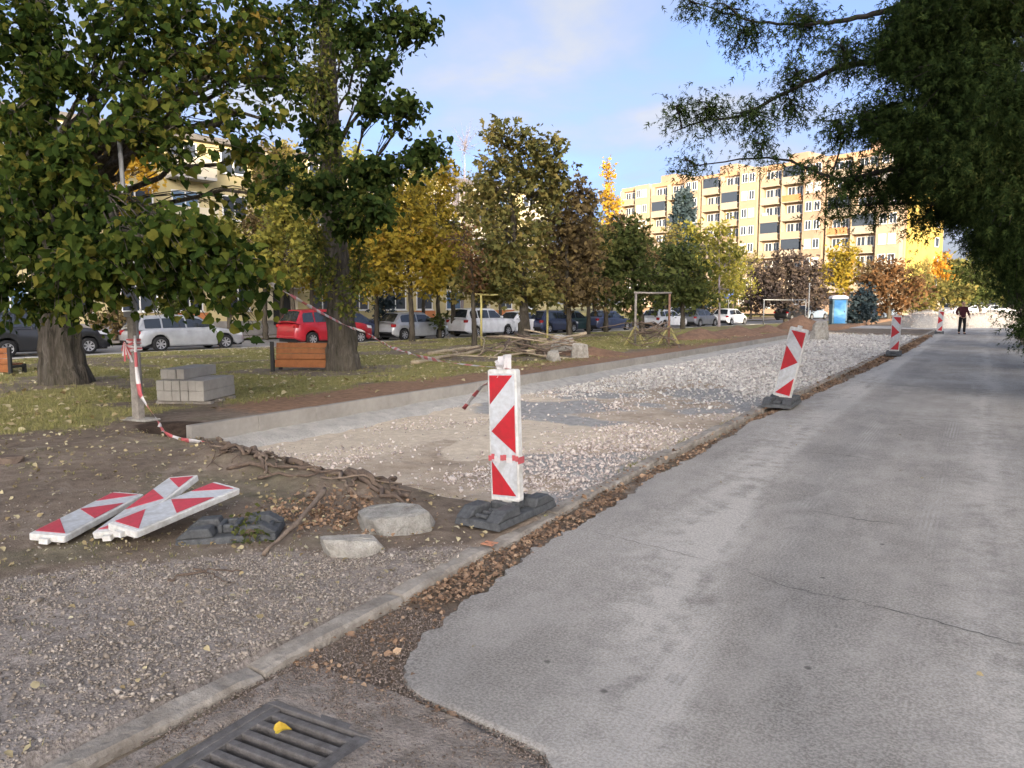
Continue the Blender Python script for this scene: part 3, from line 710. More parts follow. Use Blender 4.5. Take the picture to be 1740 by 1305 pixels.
KINDS = {'wagon': dict(L=4.7, W=1.78, H=1.48, belt=.93, hf=.74, wsb=1.1, rf=.30, rr=-1.95, tb=-2.25, tz=.93, wb=2.72),
         'hatch': dict(L=4.1, W=1.74, H=1.50, belt=.94, hf=.76, wsb=1.12, rf=.28, rr=-1.40, tb=-1.93, tz=.94, wb=2.55),
         'suv': dict(L=4.5, W=1.85, H=1.68, belt=1.06, hf=.90, wsb=1.05, rf=.35, rr=-1.75, tb=-2.14, tz=1.06, wb=2.68),
         'sedan': dict(L=4.5, W=1.77, H=1.45, belt=.93, hf=.74, wsb=1.02, rf=.30, rr=-.95, tb=-1.62, tz=.99, wb=2.65)}
def car(label, kind, pm, loc, heading, seed=0, rims=True):
    K = KINDS[kind]; L, W, H, belt = K['L'], K['W'], K['H'], K['belt']
    x0, x1 = -L / 2, L / 2; xw = (-K['wb'] / 2 - 0.02, K['wb'] / 2 + 0.05); ra, zc = 0.385, 0.31
    root = empty('parked_car', loc, heading); tag(root, label, 'car', 'cars parked along the street')
    xs = sorted(set(np.round(np.concatenate([np.linspace(x0, x1, 15), [x0 + .04, x0 + .12, x1 - .04, x1 - .12],
                 *[c + ra * np.cos(np.linspace(0, np.pi, 9)) for c in xw]]), 4)))
    tz = K['tz']
    def ztop(x): return float(np.interp(x, [x0, x0 + .05, x0 + .25, K['tb'], K['wsb'] - .05, K['wsb'], x1 - .75, x1 - .2, x1 - .04, x1],
                                        [.62, tz - .12, tz - .01, tz, belt, belt + .01, K['hf'] + .12, K['hf'], K['hf'] - .08, .52]))
    def zbot(x):
        z = float(np.interp(x, [x0, x0 + .3, x1 - .3, x1], [.36, .21, .19, .30]))
        for c in xw:
            if abs(x - c) < ra: z = max(z, zc + math.sqrt(ra * ra - (x - c) ** 2))
        return z
    def hw(x): return W / 2 * float(np.interp(x, [x0, x0 + .06, x0 + .35, x1 - .6, x1 - .1, x1], [.80, .89, .98, .99, .86, .74]))
    prof = [(.90, 0), (.985, .07), (1.0, .45), (.992, .72), (.955, .93), (.86, .99), (.45, 1.012), (0, 1.018)]
    V = []; m = 15
    for x in xs:
        zb, zt, h = zbot(x), ztop(x), hw(x)
        half = [(h * a, zb + (zt - zb) * b) for a, b in prof]
        ring = half + [(-a, b) for a, b in half[-2::-1]]
        V += [(x, a, b) for a, b in ring]
    F = []
    for i in range(len(xs) - 1):
        for j in range(m - 1): F.append((i * m + j, (i + 1) * m + j, (i + 1) * m + j + 1, i * m + j + 1))
    F.append(tuple(range(m))); e = (len(xs) - 1) * m; F.append(tuple(range(e + m - 1, e - 1, -1)))
    body = MB().add(V, F).build('body', pm, root, smooth=True)
    body.modifiers.new('edge', 'EDGE_SPLIT').split_angle = R(38)
    MB().box(x0 + .12, x1 - .12, -W / 2 * .80, W / 2 * .80, .17, .60).build('underbody', M_blackplastic, root)
    # greenhouse
    def zr(x): return float(np.interp(x, [K['tb'], K['rr'], (K['rr'] + K['rf']) / 2, K['rf'], K['wsb']], [tz - .01, H - .05, H, H - .04, belt]))
    def ys(z): return W / 2 * (.925 - .21 * max(0, z - belt) / (H - belt))
    gxs = np.concatenate([np.linspace(K['tb'], K['rr'], 5), np.linspace(K['rr'], K['rf'], 9)[1:], np.linspace(K['rf'], K['wsb'], 6)[1:]])
    V = []; F = []; m = 9
    for x in gxs:
        zt = max(zr(x), belt - .02)
        zs = max(zt - .07, belt - .03)
        half = [(ys(belt), belt - .04), (ys(zs), zs), (max(ys(zt) - .07, 0.1), zt), (ys(zt) * .5, zt + .025), (0, zt + .035)]
        ring = half + [(-a, b) for a, b in half[-2::-1]]
        V += [(x, a, b) for a, b in ring]
    for i in range(len(gxs) - 1):
        for j in range(m - 1): F.append((i * m + j, (i + 1) * m + j, (i + 1) * m + j + 1, i * m + j + 1))
    cab = MB().add(V, F).build('cabin', pm, root, smooth=True)
    cab.modifiers.new('edge', 'EDGE_SPLIT').split_angle = R(40)
    # side windows
    span = (K['tb'] + .22, K['wsb'] - .12)
    cuts = {'wagon': [-2.0, -1.28, -.28, .95], 'hatch': [-1.52, -.38, 1.0], 'suv': [-1.85, -1.2, -.25, .95], 'sedan': [-1.25, -.32, .9]}[kind]
    for s in (-1, 1):
        for a, b in zip(cuts[:-1], cuts[1:]):
            xx = np.linspace(a + .035, b - .035, 9); top = []; bot = []
            for x in xx:
                zb_, zt_ = belt + .035, zr(x) - .105
                if zt_ < zb_ + .01: zt_ = zb_ + .01
                bot.append((x, s * (ys(zb_) + .008), zb_)); top.append((x, s * (ys(zt_) + .008), zt_))
            n = len(xx); F = [(i, i + 1, n + i + 1, n + i) for i in range(n - 1)]
            if s > 0: F = [f[::-1] for f in F]
            MB().add(bot + top, F).build('side_window', M_car_glass, root)
    for nm, xa, xb in (('windscreen', K['rf'], K['wsb']), ('rear_window', K['rr'], K['tb'])):
        V = []; ts = np.linspace(.10, .90, 5); sg = 1 if xb > xa else -1
        for t_ in ts:
            x = xa + (xb - xa) * t_; z = zr(x)
            for q in (-1, -.5, 0, .5, 1):
                V.append((x + sg * .012, q * (ys(z) - .13), z + (.048 if abs(q) < .3 else .038 if abs(q) < .8 else .018)))
        F = [(i * 5 + j, i * 5 + j + 1, i * 5 + j + 6, i * 5 + j + 5) for i in range(4) for j in range(4)]
        if sg > 0: F = [f[::-1] for f in F]
        MB().add(V, F).build(nm, M_car_glass, root, smooth=True)
    # wheels
    for c in xw:
        for s in (-1, 1):
            a = np.linspace(0, 2 * np.pi, 20, endpoint=False); pr = [(.20, -.10), (.30, -.10), (.315, -.07), (.315, .07), (.30, .10), (.20, .10)]
            V = [(r_ * math.cos(q), yy, r_ * math.sin(q)) for r_, yy in pr for q in a]
            F = [(i * 20 + j, i * 20 + (j + 1) % 20, (i + 1) * 20 + (j + 1) % 20, (i + 1) * 20 + j) for i in range(5) for j in range(20)]
            wh = MB().add(V, F).build('wheel', M_tyre, root, smooth=True, loc=(c, s * (W / 2 - .105), .315))
            rm = MB(); V = [(.07 * math.cos(q), s * .07, .07 * math.sin(q)) for q in a[::2]]
            rm.add(V, [tuple(range(10))])
            for q in range(7):
                q0 = q * 2 * math.pi / 7
                rm.add([(.05 * math.cos(q0 - .5), s * .072, .05 * math.sin(q0 - .5)), (.05 * math.cos(q0 + .5), s * .072, .05 * math.sin(q0 + .5)),
                        (.195 * math.cos(q0 + .2), s * .085, .195 * math.sin(q0 + .2)), (.195 * math.cos(q0 - .2), s * .085, .195 * math.sin(q0 - .2))], [(0, 1, 2, 3)])
            V = [(r_ * math.cos(q), s * yy, r_ * math.sin(q)) for r_, yy in ((.185, .09), (.212, .098)) for q in a]
            rm.add(V, [(j, (j + 1) % 20, 20 + (j + 1) % 20, 20 + j) for j in range(20)])
            V = [(.2 * math.cos(q), s * .045, .2 * math.sin(q)) for q in a]; rm.add(V, [tuple(range(20))], 1)
            rm.build('rim', [M_rim, M_blackplastic], wh)
    for s in (-1, 1):
        MB().add([(x1 - .13, s * hw(x1 - .13) * 1.0 + s * .006, K['hf'] - .17), (x1 - .13, s * hw(x1 - .13) * .98 + s * .008, K['hf'] - .04), (x1 - .5, s * hw(x1 - .5) + s * .004, K['hf'] + .0), (x1 - .42, s * hw(x1 - .42) + s * .006, K['hf'] - .13),
                  (x1 - .012, s * hw(x1) * .80, K['hf'] - .17), (x1 - .02, s * hw(x1) * .80, K['hf'] - .09)],
                 [(0, 1, 2, 3), (4, 5, 1, 0)]).build('headlight', M_lamp, root)
        t0 = tz - .22 if kind != 'wagon' else .66
        MB().box(x0 - .004 + .02, x0 + .22, s * W / 2 * .80 - .10, s * W / 2 * .80 + .10, t0, tz - .06).build('taillight', M_tail, root, bevel=.02)
        MB().box(K['wsb'] - .38, K['wsb'] - .24, s * (W / 2 + .02) - .08, s * (W / 2 + .02) + .08, belt + .02, belt + .15).build('mirror', pm, root, bevel=.03)
        MB().box(-.28, -.10, s * (W / 2 + .004) - .012, s * (W / 2 + .004) + .012, belt - .13, belt - .09).build('door_handle', pm, root)
    MB().box(x1 - .06, x1 + .012, -W * .26, W * .26, .36, .50).build('grille', M_blackplastic, root, bevel=.02)
    MB().box(x1 - .25, x1 + .02, -W * .36, W * .36, .24, .34).build('bumper', M_blackplastic, root, bevel=.03)
    MB().box(x0 - .03, x0 + .2, -W * .40, W * .40, .34, .46).build('bumper', M_blackplastic if kind != 'suv' else pm, root, bevel=.03)
    return root

H_F = math.pi / 2 - ang          # heading away along the street
def spot(u, v): 
    p = on_ground(u, v, -0.30); return p
def park(label, kind, pm, u, v, flip=False, side=0.0, twist=0.0, push=0.0):
    p = spot(u, v)                # pixel of the near-side sill between the wheels
    d = Vector((math.sin(ang), math.cos(ang), 0)); n = Vector((-d.y, d.x, 0))
    q = p + n * (KINDS[kind]['W'] / 2 + push)
    q.z = -0.30
    return car(label, kind, pm, q, H_F + (math.pi if flip else 0) + twist)
park('black car half hidden behind the leaning left tree trunk', 'suv', P_black, 85, 604.5)
park('silver estate car parked across the lawn between the two big trunks', 'wagon', P_silver, 331, 595.5)
park('red hatchback SUV parked behind the second tree trunk', 'suv', P_red, 574, 585.5)
park('navy car parked just behind the silver hatchback, beside the tree trunk', 'hatch', P_navy, 642, 581.5, push=1.5)
park('silver hatchback parked left of the yellow steel frame', 'hatch', P_silver, 720, 577.5)
park('white SUV parked behind the brush pile and yellow frame', 'suv', P_white, 838, 571)
park('white saloon with its nose behind the yellow frame post', 'sedan', P_white, 906, 568, flip=True, push=.6)
park('navy car with pale windscreen right of the yellow frame', 'hatch', P_navy, 955, 566)
park('dark green car beside the thin tree trunk, right of the navy one', 'wagon', P_teal, 1000, 564.5, push=.8)
park('dark blue saloon behind the middle of the lawn', 'sedan', P_navy, 1048, 562.5)
park('white estate car behind the steel frame with splayed struts', 'wagon', P_white, 1146, 557.5)
park('grey car between two white cars right of the splayed frame', 'hatch', P_grey, 1203, 555)
park('white hatchback at the right end of the parked row by the blue sign', 'hatch', P_white, 1255, 552.5)
park('white car behind the blue parking sign, second in the row end', 'suv', P_white, 1222, 554, push=2.2)
def far_car(label, kind, pm, u, v, head, z=-0.03):
    p = on_ground(u, v, z); return car(label, kind, pm, p, head)
far_car('pale blue car seen behind the far steel frame beside the toilet cabin', 'hatch', P_lblue, 1378, 543, R(70))
far_car('dark car parked behind the far steel frame', 'hatch', P_black, 1345, 544, R(70))
far_car('pale car far behind the dark conifer bush', 'hatch', P_lblue, 1500, 542, R(60))
far_car('white car parked beyond the gravel heaps, right of the standing person', 'sedan', P_white, 1662, 535, R(15))
far_car('silver car at the far end beside the dark conifers', 'hatch', P_silver, 1698, 535, R(15))
far_car('white van-like car beyond the heaps, left of the standing person', 'suv', P_white, 1612, 536, R(80))

# ------------------------------------------------------------------ trees
def bez(a, b, c, n):
    t = np.linspace(0, 1, n)[:, None]; a, b, c = (np.asarray(q, float) for q in (a, b, c))
    return (1 - t) ** 2 * a + 2 * t * (1 - t) * b + t * t * c
LEAF_T = {   # template: points (along, across, up) and triangles
    'broad': (np.array([(0, 0, 0), (.08, .34, .08), (.52, .37, .17), (1, .05, -.18), (.48, -.40, .10), (.10, -.33, .02), (.5, 0, 0)]),
              np.array([(0, 6, 1), (1, 6, 2), (2, 6, 3), (3, 6, 4), (4, 6, 5), (5, 6, 0)])),
    'linden': (np.array([(0, 0, 0), (-.06, .20, .06), (.10, .40, .12), (.40, .42, .17), (.70, .24, .05), (1, .03, -.20), (.68, -.27, .00), (.38, -.43, .12), (.08, -.38, .05), (-.07, -.18, .04), (.38, 0, 0)]),
              np.array([(10, (i + 1) % 10, i) for i in range(10)])),
    'maple': (np.array([(0, 0, 0), (-.05, .38, .05), (.30, .30, .03), (.42, .56, .10), (.62, .22, .02), (1, 0, -.06), (.62, -.22, .02), (.42, -.56, .10), (.30, -.30, .03), (-.05, -.38, .05), (.35, 0, 0)]),
              np.array([(10, i, (i + 1) % 10) for i in range(10)])),
    'small': (np.array([(0, 0, 0), (.5, .30, .06), (1, 0, 0), (.5, -.30, .06)]), np.array([(0, 2, 1), (0, 3, 2)])),
    'clump': (np.array([(0, 0, 0), (.45, .33, .08), (1, .05, 0), (.5, -.30, .05), (.1, .5, -.2), (.55, .75, -.1), (.15, -.55, .25), (.75, -.6, .2)]),
              np.array([(0, 2, 1), (0, 3, 2), (0, 1, 4), (1, 5, 4), (0, 6, 3), (3, 6, 7)])),
    'spray': (np.array([(0, .012, 0), (0, -.012, 0), (1, 0, -.10), (.15, 0, .02), (.50, .28, .02), (.32, 0, 0), (.22, -.0, 0), (.56, -.27, .02), (.38, 0, 0),
                        (.45, 0, 0), (.82, .20, -.03), (.58, 0, 0), (.52, 0, 0), (.86, -.19, -.03), (.64, 0, 0), (.05, 0, 0), (.28, .24, .02), (.18, 0, 0), (.05, 0, 0), (.26, -.24, .02), (.16, 0, 0)]),
              np.array([(0, 1, 2), (3, 5, 4), (6, 7, 8), (9, 11, 10), (12, 13, 14), (15, 17, 16), (18, 19, 20)])),
}
def orient(T, N):
    T = T / (np.linalg.norm(T, axis=1, keepdims=True) + 1e-9)
    B = np.cross(N, T); B /= np.linalg.norm(B, axis=1, keepdims=True) + 1e-9
    return T, B, np.cross(T, B)
def leaf_mesh(P, T, N, S, kind):
    tv, tf = LEAF_T[kind]; T, B, N = orient(T, N)
    V = P[:, None, :] + S[:, None, None] * (tv[None, :, 0:1] * T[:, None, :] + tv[None, :, 1:2] * B[:, None, :] + tv[None, :, 2:3] * N[:, None, :])
    F = tf[None] + (np.arange(len(P)) * len(tv))[:, None, None]
    return V.reshape(-1, 3), F.reshape(-1, 3)
def join(parts):
    V = []; F = []; o = 0
    for v, f in parts: V.append(v); F.append(f + o); o += len(v)
    return np.concatenate(V), np.concatenate(F)

def tree(name, label, base, trunk, lobes, lmat, bmat=None, leaf='small', size=.15, droop=.3, seed=1, group='trees', jitter=1.0, cat='tree',
         twigs=True, big=0, flare=0.0, limb_r=0.35, twig_mat=None, spread=.55, sides=10, zmin=0.0, along=0, mains=None):
    """trunk: [(x,y,z,r)] world; lobes: (x,y,z,rx,ry,rz,n_twigs,leaves_per_twig) world"""
    r = np.random.default_rng(seed); base = Vector(base); bv = np.array(base)
    root = empty(name, base); tag(root, label, cat, group)
    tp = np.array([q[:3] for q in trunk], float); tr = np.array([q[3] for q in trunk], float)
    n = 26; tt = np.linspace(0, len(tp) - 1, n)
    P = np.stack([np.interp(tt, np.arange(len(tp)), tp[:, k]) for k in range(3)], 1); Rr = np.interp(tt, np.arange(len(tp)), tr)
    hgt = max(P[-1, 2] - P[0, 2], 0.5)
    P[1:-1, :2] += r.normal(0, 0.012 * hgt / 6, (n - 2, 2))
    V, F = tube_np(P - bv, Rr, 56 if flare else sides)
    if flare:                    # buttressed, furrowed foot
        nn = 56; a = np.arange(len(V)) % nn / nn * 2 * np.pi; ring = np.arange(len(V)) // nn; C = P[ring] - bv
        zz_ = V[:, 2] - V[:, 2].min(); k = 1 + flare * np.exp(-zz_ / 0.28) * (0.55 + 0.45 * np.cos(5 * a + 1.0)) + 0.075 * np.cos(7 * a + 0.7 * zz_) + 0.055 * np.cos(12 * a - 0.9 * zz_ + 1.0) * (.5 + fbm(a * 3, zz_, 1.2, 2))
        V = C + (V - C) * k[:, None]
    bp = [(V, F)]
    anchors = []; dirs = []; cand = None
    if mains:
        cand = []
        for mpts in mains:
            mp_ = np.array([tuple(q[:3]) for q in mpts]); mt = np.linspace(0, len(mp_) - 1, 40)
            mq = np.stack([np.interp(mt, np.arange(len(mp_)), mp_[:, k]) for k in range(3)], 1)
            for _ in range(3): mq[1:-1] = (mq[:-2] + mq[1:-1] + mq[2:]) / 3
            mq[2:-1] += r.normal(0, .007, (37, 3)); cand.append(mq[4:])
            bp.append(tuple(tube_np(mq - bv, np.linspace(.045, .005, 40), 7)))
            m_ = int(along * 4); ix = r.integers(6, 40, m_)
            anchors.append(mq[ix] + r.normal(0, .09, (m_, 3)) - np.array([0, 0, .05])); dirs.append(np.repeat(((mq[-1] - mq[0]) / np.linalg.norm(mq[-1] - mq[0]))[None], m_, 0))
        cand = np.concatenate(cand)
    lobes = np.array(lobes, float)
    for lb in lobes:
        c = lb[:3]; hd = np.linalg.norm(c[:2] - P[:, :2], axis=1)
        want = c[2] - 0.55 * hd; k = int(np.argmin(np.abs(P[:, 2] - want) + 0.2 * hd)); k = min(max(k, 3, int(np.searchsorted(P[:, 2], zmin))), n - 1)
        a = P[k]
        if cand is not None: a = cand[np.argmin(np.linalg.norm(cand - c, axis=1) + .3 * r.random(len(cand)))]
        mid = a * .5 + c * .5 + np.array([0, 0, .18 * np.linalg.norm(c - a) * (1 - droop)]) + r.normal(0, .06, 3) * np.linalg.norm(c - a)
        limb = bez(a, mid, c, 10); limb[1:-1] += r.normal(0, .012, (8, 3)) * np.linalg.norm(c - a)
        r0 = min(Rr[k] * .6, limb_r * .05 * (1 + np.linalg.norm(c - a)))
        if twigs: bp.append(tuple(tube_np(limb - bv, np.linspace(r0, r0 * .25 + .004, 10), 6)))
        nt_ = int(lb[6]); lp = int(lb[7])
        if along:
            m_ = int(along * np.linalg.norm(c - a)); t_ = .2 + .8 * r.random(m_); idx = t_ * 9; i_ = np.minimum(idx.astype(int), 8); fr = (idx - i_)[:, None]
            anchors.append(limb[i_] * (1 - fr) + limb[i_ + 1] * fr + r.normal(0, .10, (m_, 3)) - np.array([0, 0, .06])); dirs.append(np.repeat((c - a)[None] / (np.linalg.norm(c - a) + 1e-6), m_, 0))
        for _ in range(nt_):
            dirv = r.normal(0, 1, 3); dirv /= np.linalg.norm(dirv); rad = r.random() ** .45
            e = c + dirv * rad * lb[3:6]
            s = limb[r.integers(4, 10)] if r.random() < .8 else c
            md = (s + e) / 2 + np.array([0, 0, .12 * np.linalg.norm(e - s)]) ; e2 = e - np.array([0, 0, droop * .25 * np.linalg.norm(e - s)])
            tw = bez(s, md, e2, 5)
            if twigs: bp.append(tuple(tube_np(tw - bv, np.linspace(.012, .003, 5) * (1 + size), 3)))
            t_ = spread + (1 - spread) * r.random(lp) ** .8
            idx = t_ * 4; i_ = np.minimum(idx.astype(int), 3); fr = (idx - i_)[:, None]
            pos = tw[i_] * (1 - fr) + tw[i_ + 1] * fr + r.normal(0, size * .85 * jitter, (lp, 3))
            anchors.append(pos); dirs.append(np.repeat((e2 - s)[None] / (np.linalg.norm(e2 - s) + 1e-6), lp, 0))
    V, F = join([(np.asarray(v), np.asarray(f)) for v, f in bp])
    tk = np_mesh('trunk', V, F, bmat or M_bark_dark, root, smooth=True)
    if anchors:
        A = np.concatenate(anchors); D_ = np.concatenate(dirs); m = len(A)
        T = D_ * .5 + r.normal(0, .55, (m, 3)) + np.array([0, 0, -droop * 1.3])
        Nn = r.normal(0, .75, (m, 3)) + np.array([0, 0, .8])
        S = size * (.45 + .95 * r.random(m) ** 1.3)
        pick = np.zeros(m, bool)
        cr_ = None
        if big:
            f = np.array([-math.sin(YAW), math.cos(YAW)]); dep = A[:, :2] @ f; rt = A[:, 0] * math.cos(YAW) + A[:, 1] * math.sin(YAW)
            inv = (dep > 1) & (np.abs(rt / np.maximum(dep, .1)) < .66) & ((A[:, 2] - CAM_H) / np.maximum(dep, .1) < .36)
            score = np.where(inv, S / np.maximum(dep, .5), 0); pick[np.argsort(-score)[:big]] = True
        q = ~pick
        V, F = leaf_mesh(A[q] - bv, T[q], Nn[q], S[q], leaf)
        cr_ = np_mesh('crown', V, F, lmat, root)
        cr_['kind'] = 'stuff'
        if big:
            tv, tf = LEAF_T[leaf]; lm = bpy.data.meshes.new('leaf'); lm.from_pydata(tv.tolist(), [], tf.tolist()); lm.materials.append(lmat_single(lmat)); lm.update()
            Tn, Bn, Nn2 = orient(T[pick], Nn[pick])
            for k, (p_, t0, b0, n0_, s0) in enumerate(zip(A[pick] - bv, Tn, Bn, Nn2, S[pick])):
                o = link(bpy.data.objects.new('leaf', lm), cr_)
                o.matrix_local = Matrix.Translation(Vector(p_)) @ Matrix((t0 * s0, b0 * s0, n0_ * s0)).transposed().to_4x4()
    return root
_single = {}
def lmat_single(m):            # same leaf colours, drawn per object
    if m.name in _single: return _single[m.name]
    c = m.copy(); c.name = m.name + '_single'; t = c.node_tree
    oi = t.nodes.new('ShaderNodeObjectInfo')
    for l in list(t.links):
        if l.from_socket.name == 'Random Per Island': t.links.new(oi.outputs['Random'], l.to_socket)
    _single[m.name] = c; return c

L_green = leaf_mat('linden_leaf', [(0.10, (0.014, 0.028, 0.007)), (0.40, (0.038, 0.064, 0.012)), (0.62, (0.080, 0.105, 0.018)), (0.80, (0.17, 0.155, 0.028)), (0.97, (0.27, 0.15, 0.03))], trans=.38)
L_dkgreen = leaf_mat('dark_linden_leaf', [(0.10, (0.014, 0.027, 0.008)), (0.5, (0.034, 0.058, 0.014)), (0.75, (0.068, 0.092, 0.02)), (0.95, (0.15, 0.14, 0.03))], trans=.35)
L_ivy = leaf_mat('trunk_shoot_leaf', [(0.1, (0.05, 0.08, 0.02)), (0.5, (0.11, 0.13, 0.03)), (0.8, (0.22, 0.20, 0.045))], trans=.4)
L_yellow = leaf_mat('yellow_maple_leaf', [(0.1, (0.131, 0.115, 0.025)), (0.45, (0.295, 0.230, 0.033)), (0.75, (0.410, 0.295, 0.041)), (0.95, (0.426, 0.221, 0.041))], trans=.45)
L_ygreen = leaf_mat('yellow_green_leaf', [(0.1, (0.09, 0.11, 0.03)), (0.5, (0.24, 0.23, 0.05)), (0.85, (0.42, 0.36, 0.07))], trans=.45)
L_olive = leaf_mat('olive_leaf', [(0.1, (0.072, 0.080, 0.029)), (0.45, (0.160, 0.152, 0.046)), (0.75, (0.275, 0.217, 0.065)), (0.95, (0.377, 0.275, 0.087))], trans=.35)
L_brown = leaf_mat('russet_brown_leaf', [(0.1, (0.074, 0.055, 0.031)), (0.5, (0.161, 0.117, 0.055)), (0.9, (0.271, 0.197, 0.074))], trans=.35)
L_midgreen = leaf_mat('mid_green_leaf', [(0.1, (0.032, 0.045, 0.015)), (0.5, (0.068, 0.085, 0.025)), (0.9, (0.13, 0.135, 0.04))], trans=.3)
L_purple = leaf_mat('purple_brown_leaf', [(0.1, (0.040, 0.034, 0.032)), (0.5, (0.080, 0.062, 0.056)), (0.9, (0.128, 0.096, 0.068))], trans=.3)
L_red = leaf_mat('red_brown_leaf', [(0.1, (0.063, 0.045, 0.027)), (0.5, (0.144, 0.081, 0.040)), (0.9, (0.234, 0.117, 0.045))], trans=.35)
L_orange = leaf_mat('orange_leaf', [(0.1, (0.38, 0.17, 0.03)), (0.5, (0.55, 0.27, 0.035)), (0.9, (0.58, 0.36, 0.06))], trans=.45)
L_gold = leaf_mat('golden_leaf', [(0.1, (0.405, 0.216, 0.027)), (0.5, (0.522, 0.324, 0.036)), (0.9, (0.540, 0.378, 0.063))], trans=.45)
L_spruce = leaf_mat('blue_spruce_needle', [(0.1, (0.018, 0.03, 0.034)), (0.5, (0.04, 0.06, 0.065)), (0.9, (0.08, 0.105, 0.11))], trans=.1)
L_conifer = leaf_mat('cypress_spray', [(0.1, (0.010, 0.019, 0.006)), (0.5, (0.022, 0.038, 0.010)), (0.8, (0.046, 0.062, 0.016)), (0.97, (0.095, 0.085, 0.026))], trans=.2, spec=.05)
L_dryshrub = leaf_mat('dry_shrub_leaf', [(0.1, (0.10, 0.05, 0.03)), (0.5, (0.19, 0.10, 0.06)), (0.9, (0.27, 0.16, 0.10))], trans=.3)

def lb(u, v, d, rx, ry, nt_, lp, thick=1.0):
    """a foliage mass: centre seen at photo pixel (u,v) and distance d, half-extent rx,ry in photo pixels"""
    c = at_depth(u, v, d); k = d / FPX
    return (c.x, c.y, c.z, rx * k, max(rx * k * thick, .5), ry * k, nt_, lp)

# big left tree, furrowed trunk with low hanging branches
b1 = on_ground(113, 655, -0.02)
t1 = [(b1.x, b1.y, b1.z - .1, .43), (b1.x - .03, b1.y - .02, .75, .37), (b1.x - .12, b1.y - .06, 2.0, .34), (b1.x - .3, b1.y - .1, 4.5, .32), (b1.x - .3, b1.y, 8.0, .22), (b1.x - .1, b1.y, 12.0, .1)]
lobes1 = [lb(45, 45, 11, 130, 80, 34, 15), lb(215, 25, 10.5, 120, 55, 28, 15), lb(330, 15, 10.5, 90, 40, 18, 14), lb(420, 25, 11, 55, 45, 10, 13),
          lb(25, 190, 10, 95, 70, 28, 14), lb(110, 280, 9.5, 75, 55, 20, 14), lb(245, 165, 9.5, 75, 30, 12, 12), lb(310, 210, 9.5, 65, 35, 14, 12), lb(355, 130, 10, 45, 22, 6, 10), lb(210, 105, 10, 60, 16, 5, 10), lb(400, 190, 10, 40, 18, 5, 10),
          lb(25, 370, 9.0, 100, 80, 34, 14), lb(140, 430, 8.6, 110, 60, 34, 14), lb(250, 405, 8.4, 65, 38, 16, 13), lb(330, 380, 8.2, 90, 36, 22, 14),
          lb(400, 445, 8.3, 75, 42, 18, 13), lb(300, 475, 8.8, 75, 32, 12, 12), lb(95, 500, 10, 100, 36, 24, 13), lb(15, 480, 9.5, 55, 40, 12, 13), lb(425, 260, 11, 50, 30, 8, 11), lb(215, 480, 9.2, 60, 40, 10, 12), lb(455, 470, 8.8, 35, 26, 5, 11), lb(150, 350, 9.3, 60, 40, 10, 12)]
lobes1 += [lb(-90, 60, 12.5, 130, 90, 26, 13), lb(-130, 250, 12, 120, 90, 26, 13), lb(-110, 420, 11.5, 110, 80, 24, 13), lb(60, -110, 12.5, 160, 80, 28, 13), lb(260, -90, 11.5, 120, 60, 18, 12), lb(-230, 330, 14, 110, 120, 22, 12), lb(-90, 200, 15, 100, 120, 18, 12), lb(440, 25, 11.5, 60, 35, 10, 12), lb(470, 90, 11.8, 45, 30, 7, 11), lb(380, 60, 10.8, 45, 30, 7, 11), lb(120, 90, 10.2, 60, 30, 9, 12), lb(440, 330, 11, 40, 26, 7, 11), lb(200, 330, 9.6, 45, 26, 7, 11), lb(20, 285, 9.6, 70, 40, 14, 13), lb(70, 125, 10.4, 70, 40, 14, 13), lb(150, 210, 9.8, 40, 30, 7, 12), lb(400, 85, 10.6, 60, 26, 9, 11), lb(455, 205, 11, 45, 26, 7, 10), lb(300, 90, 10.2, 50, 22, 6, 10), lb(480, 130, 11.5, 30, 30, 5, 10)]
lobes1 = [(*q[:4], q[4] * .6, q[5], q[6] * 1.5, q[7] * 1.45) for q in lobes1]
tree('linden_tree', 'big left tree with furrowed grey trunk and low hanging green branches', b1, t1, lobes1, L_green, M_bark, 'linden', .108, .45, 11, 'large trees on the lawn', big=260, flare=.55, limb_r=.17, zmin=2.6)
# second big tree
b2 = on_ground(583, 636, -0.05)
t2 = [(b2.x, b2.y, b2.z - .1, .40), (b2.x, b2.y, .7, .325), (b2.x - .08, b2.y, 2.2, .28), (b2.x - .18, b2.y, 4.4, .24), (b2.x - .3, b2.y, 7.5, .18), (b2.x - .3, b2.y, 11.5, .07)]
d2 = 17.5
lobes2 = [lb(540, 10, 17.5, 95, 60, 24, 14), lb(465, 55, 17, 60, 60, 16, 14), lb(650, 40, 16.5, 65, 42, 22, 15), lb(708, 38, 16, 42, 20, 12, 14), lb(640, 105, 16, 50, 24, 12, 14),
          lb(510, 150, 17, 60, 45, 14, 14), lb(695, 180, 15.5, 45, 14, 12, 14), lb(635, 172, 16.0, 50, 20, 12, 14), lb(550, 215, 17, 55, 45, 14, 14), lb(640, 290, 15.5, 80, 28, 28, 16),
          lb(722, 258, 15, 46, 18, 16, 15), lb(545, 325, 15.5, 70, 34, 22, 16), lb(635, 352, 15, 65, 34, 26, 16), lb(590, 385, 15.5, 45, 18, 10, 14), lb(470, 290, 16.5, 45, 26, 8, 12), lb(440, 120, 17, 40, 55, 9, 13), lb(600, 60, 17, 60, 50, 14, 14)]
lobes2 += [lb(560, -90, 17.5, 110, 60, 20, 13), lb(480, -60, 18, 70, 60, 12, 13), lb(560, 120, 19.5, 90, 90, 16, 12), lb(520, 260, 19.5, 70, 60, 12, 12)]
lobes2 = [(*q[:4], q[4] * .7, q[5], q[6] * 1.45, q[7] * 1.5) for q in lobes2]
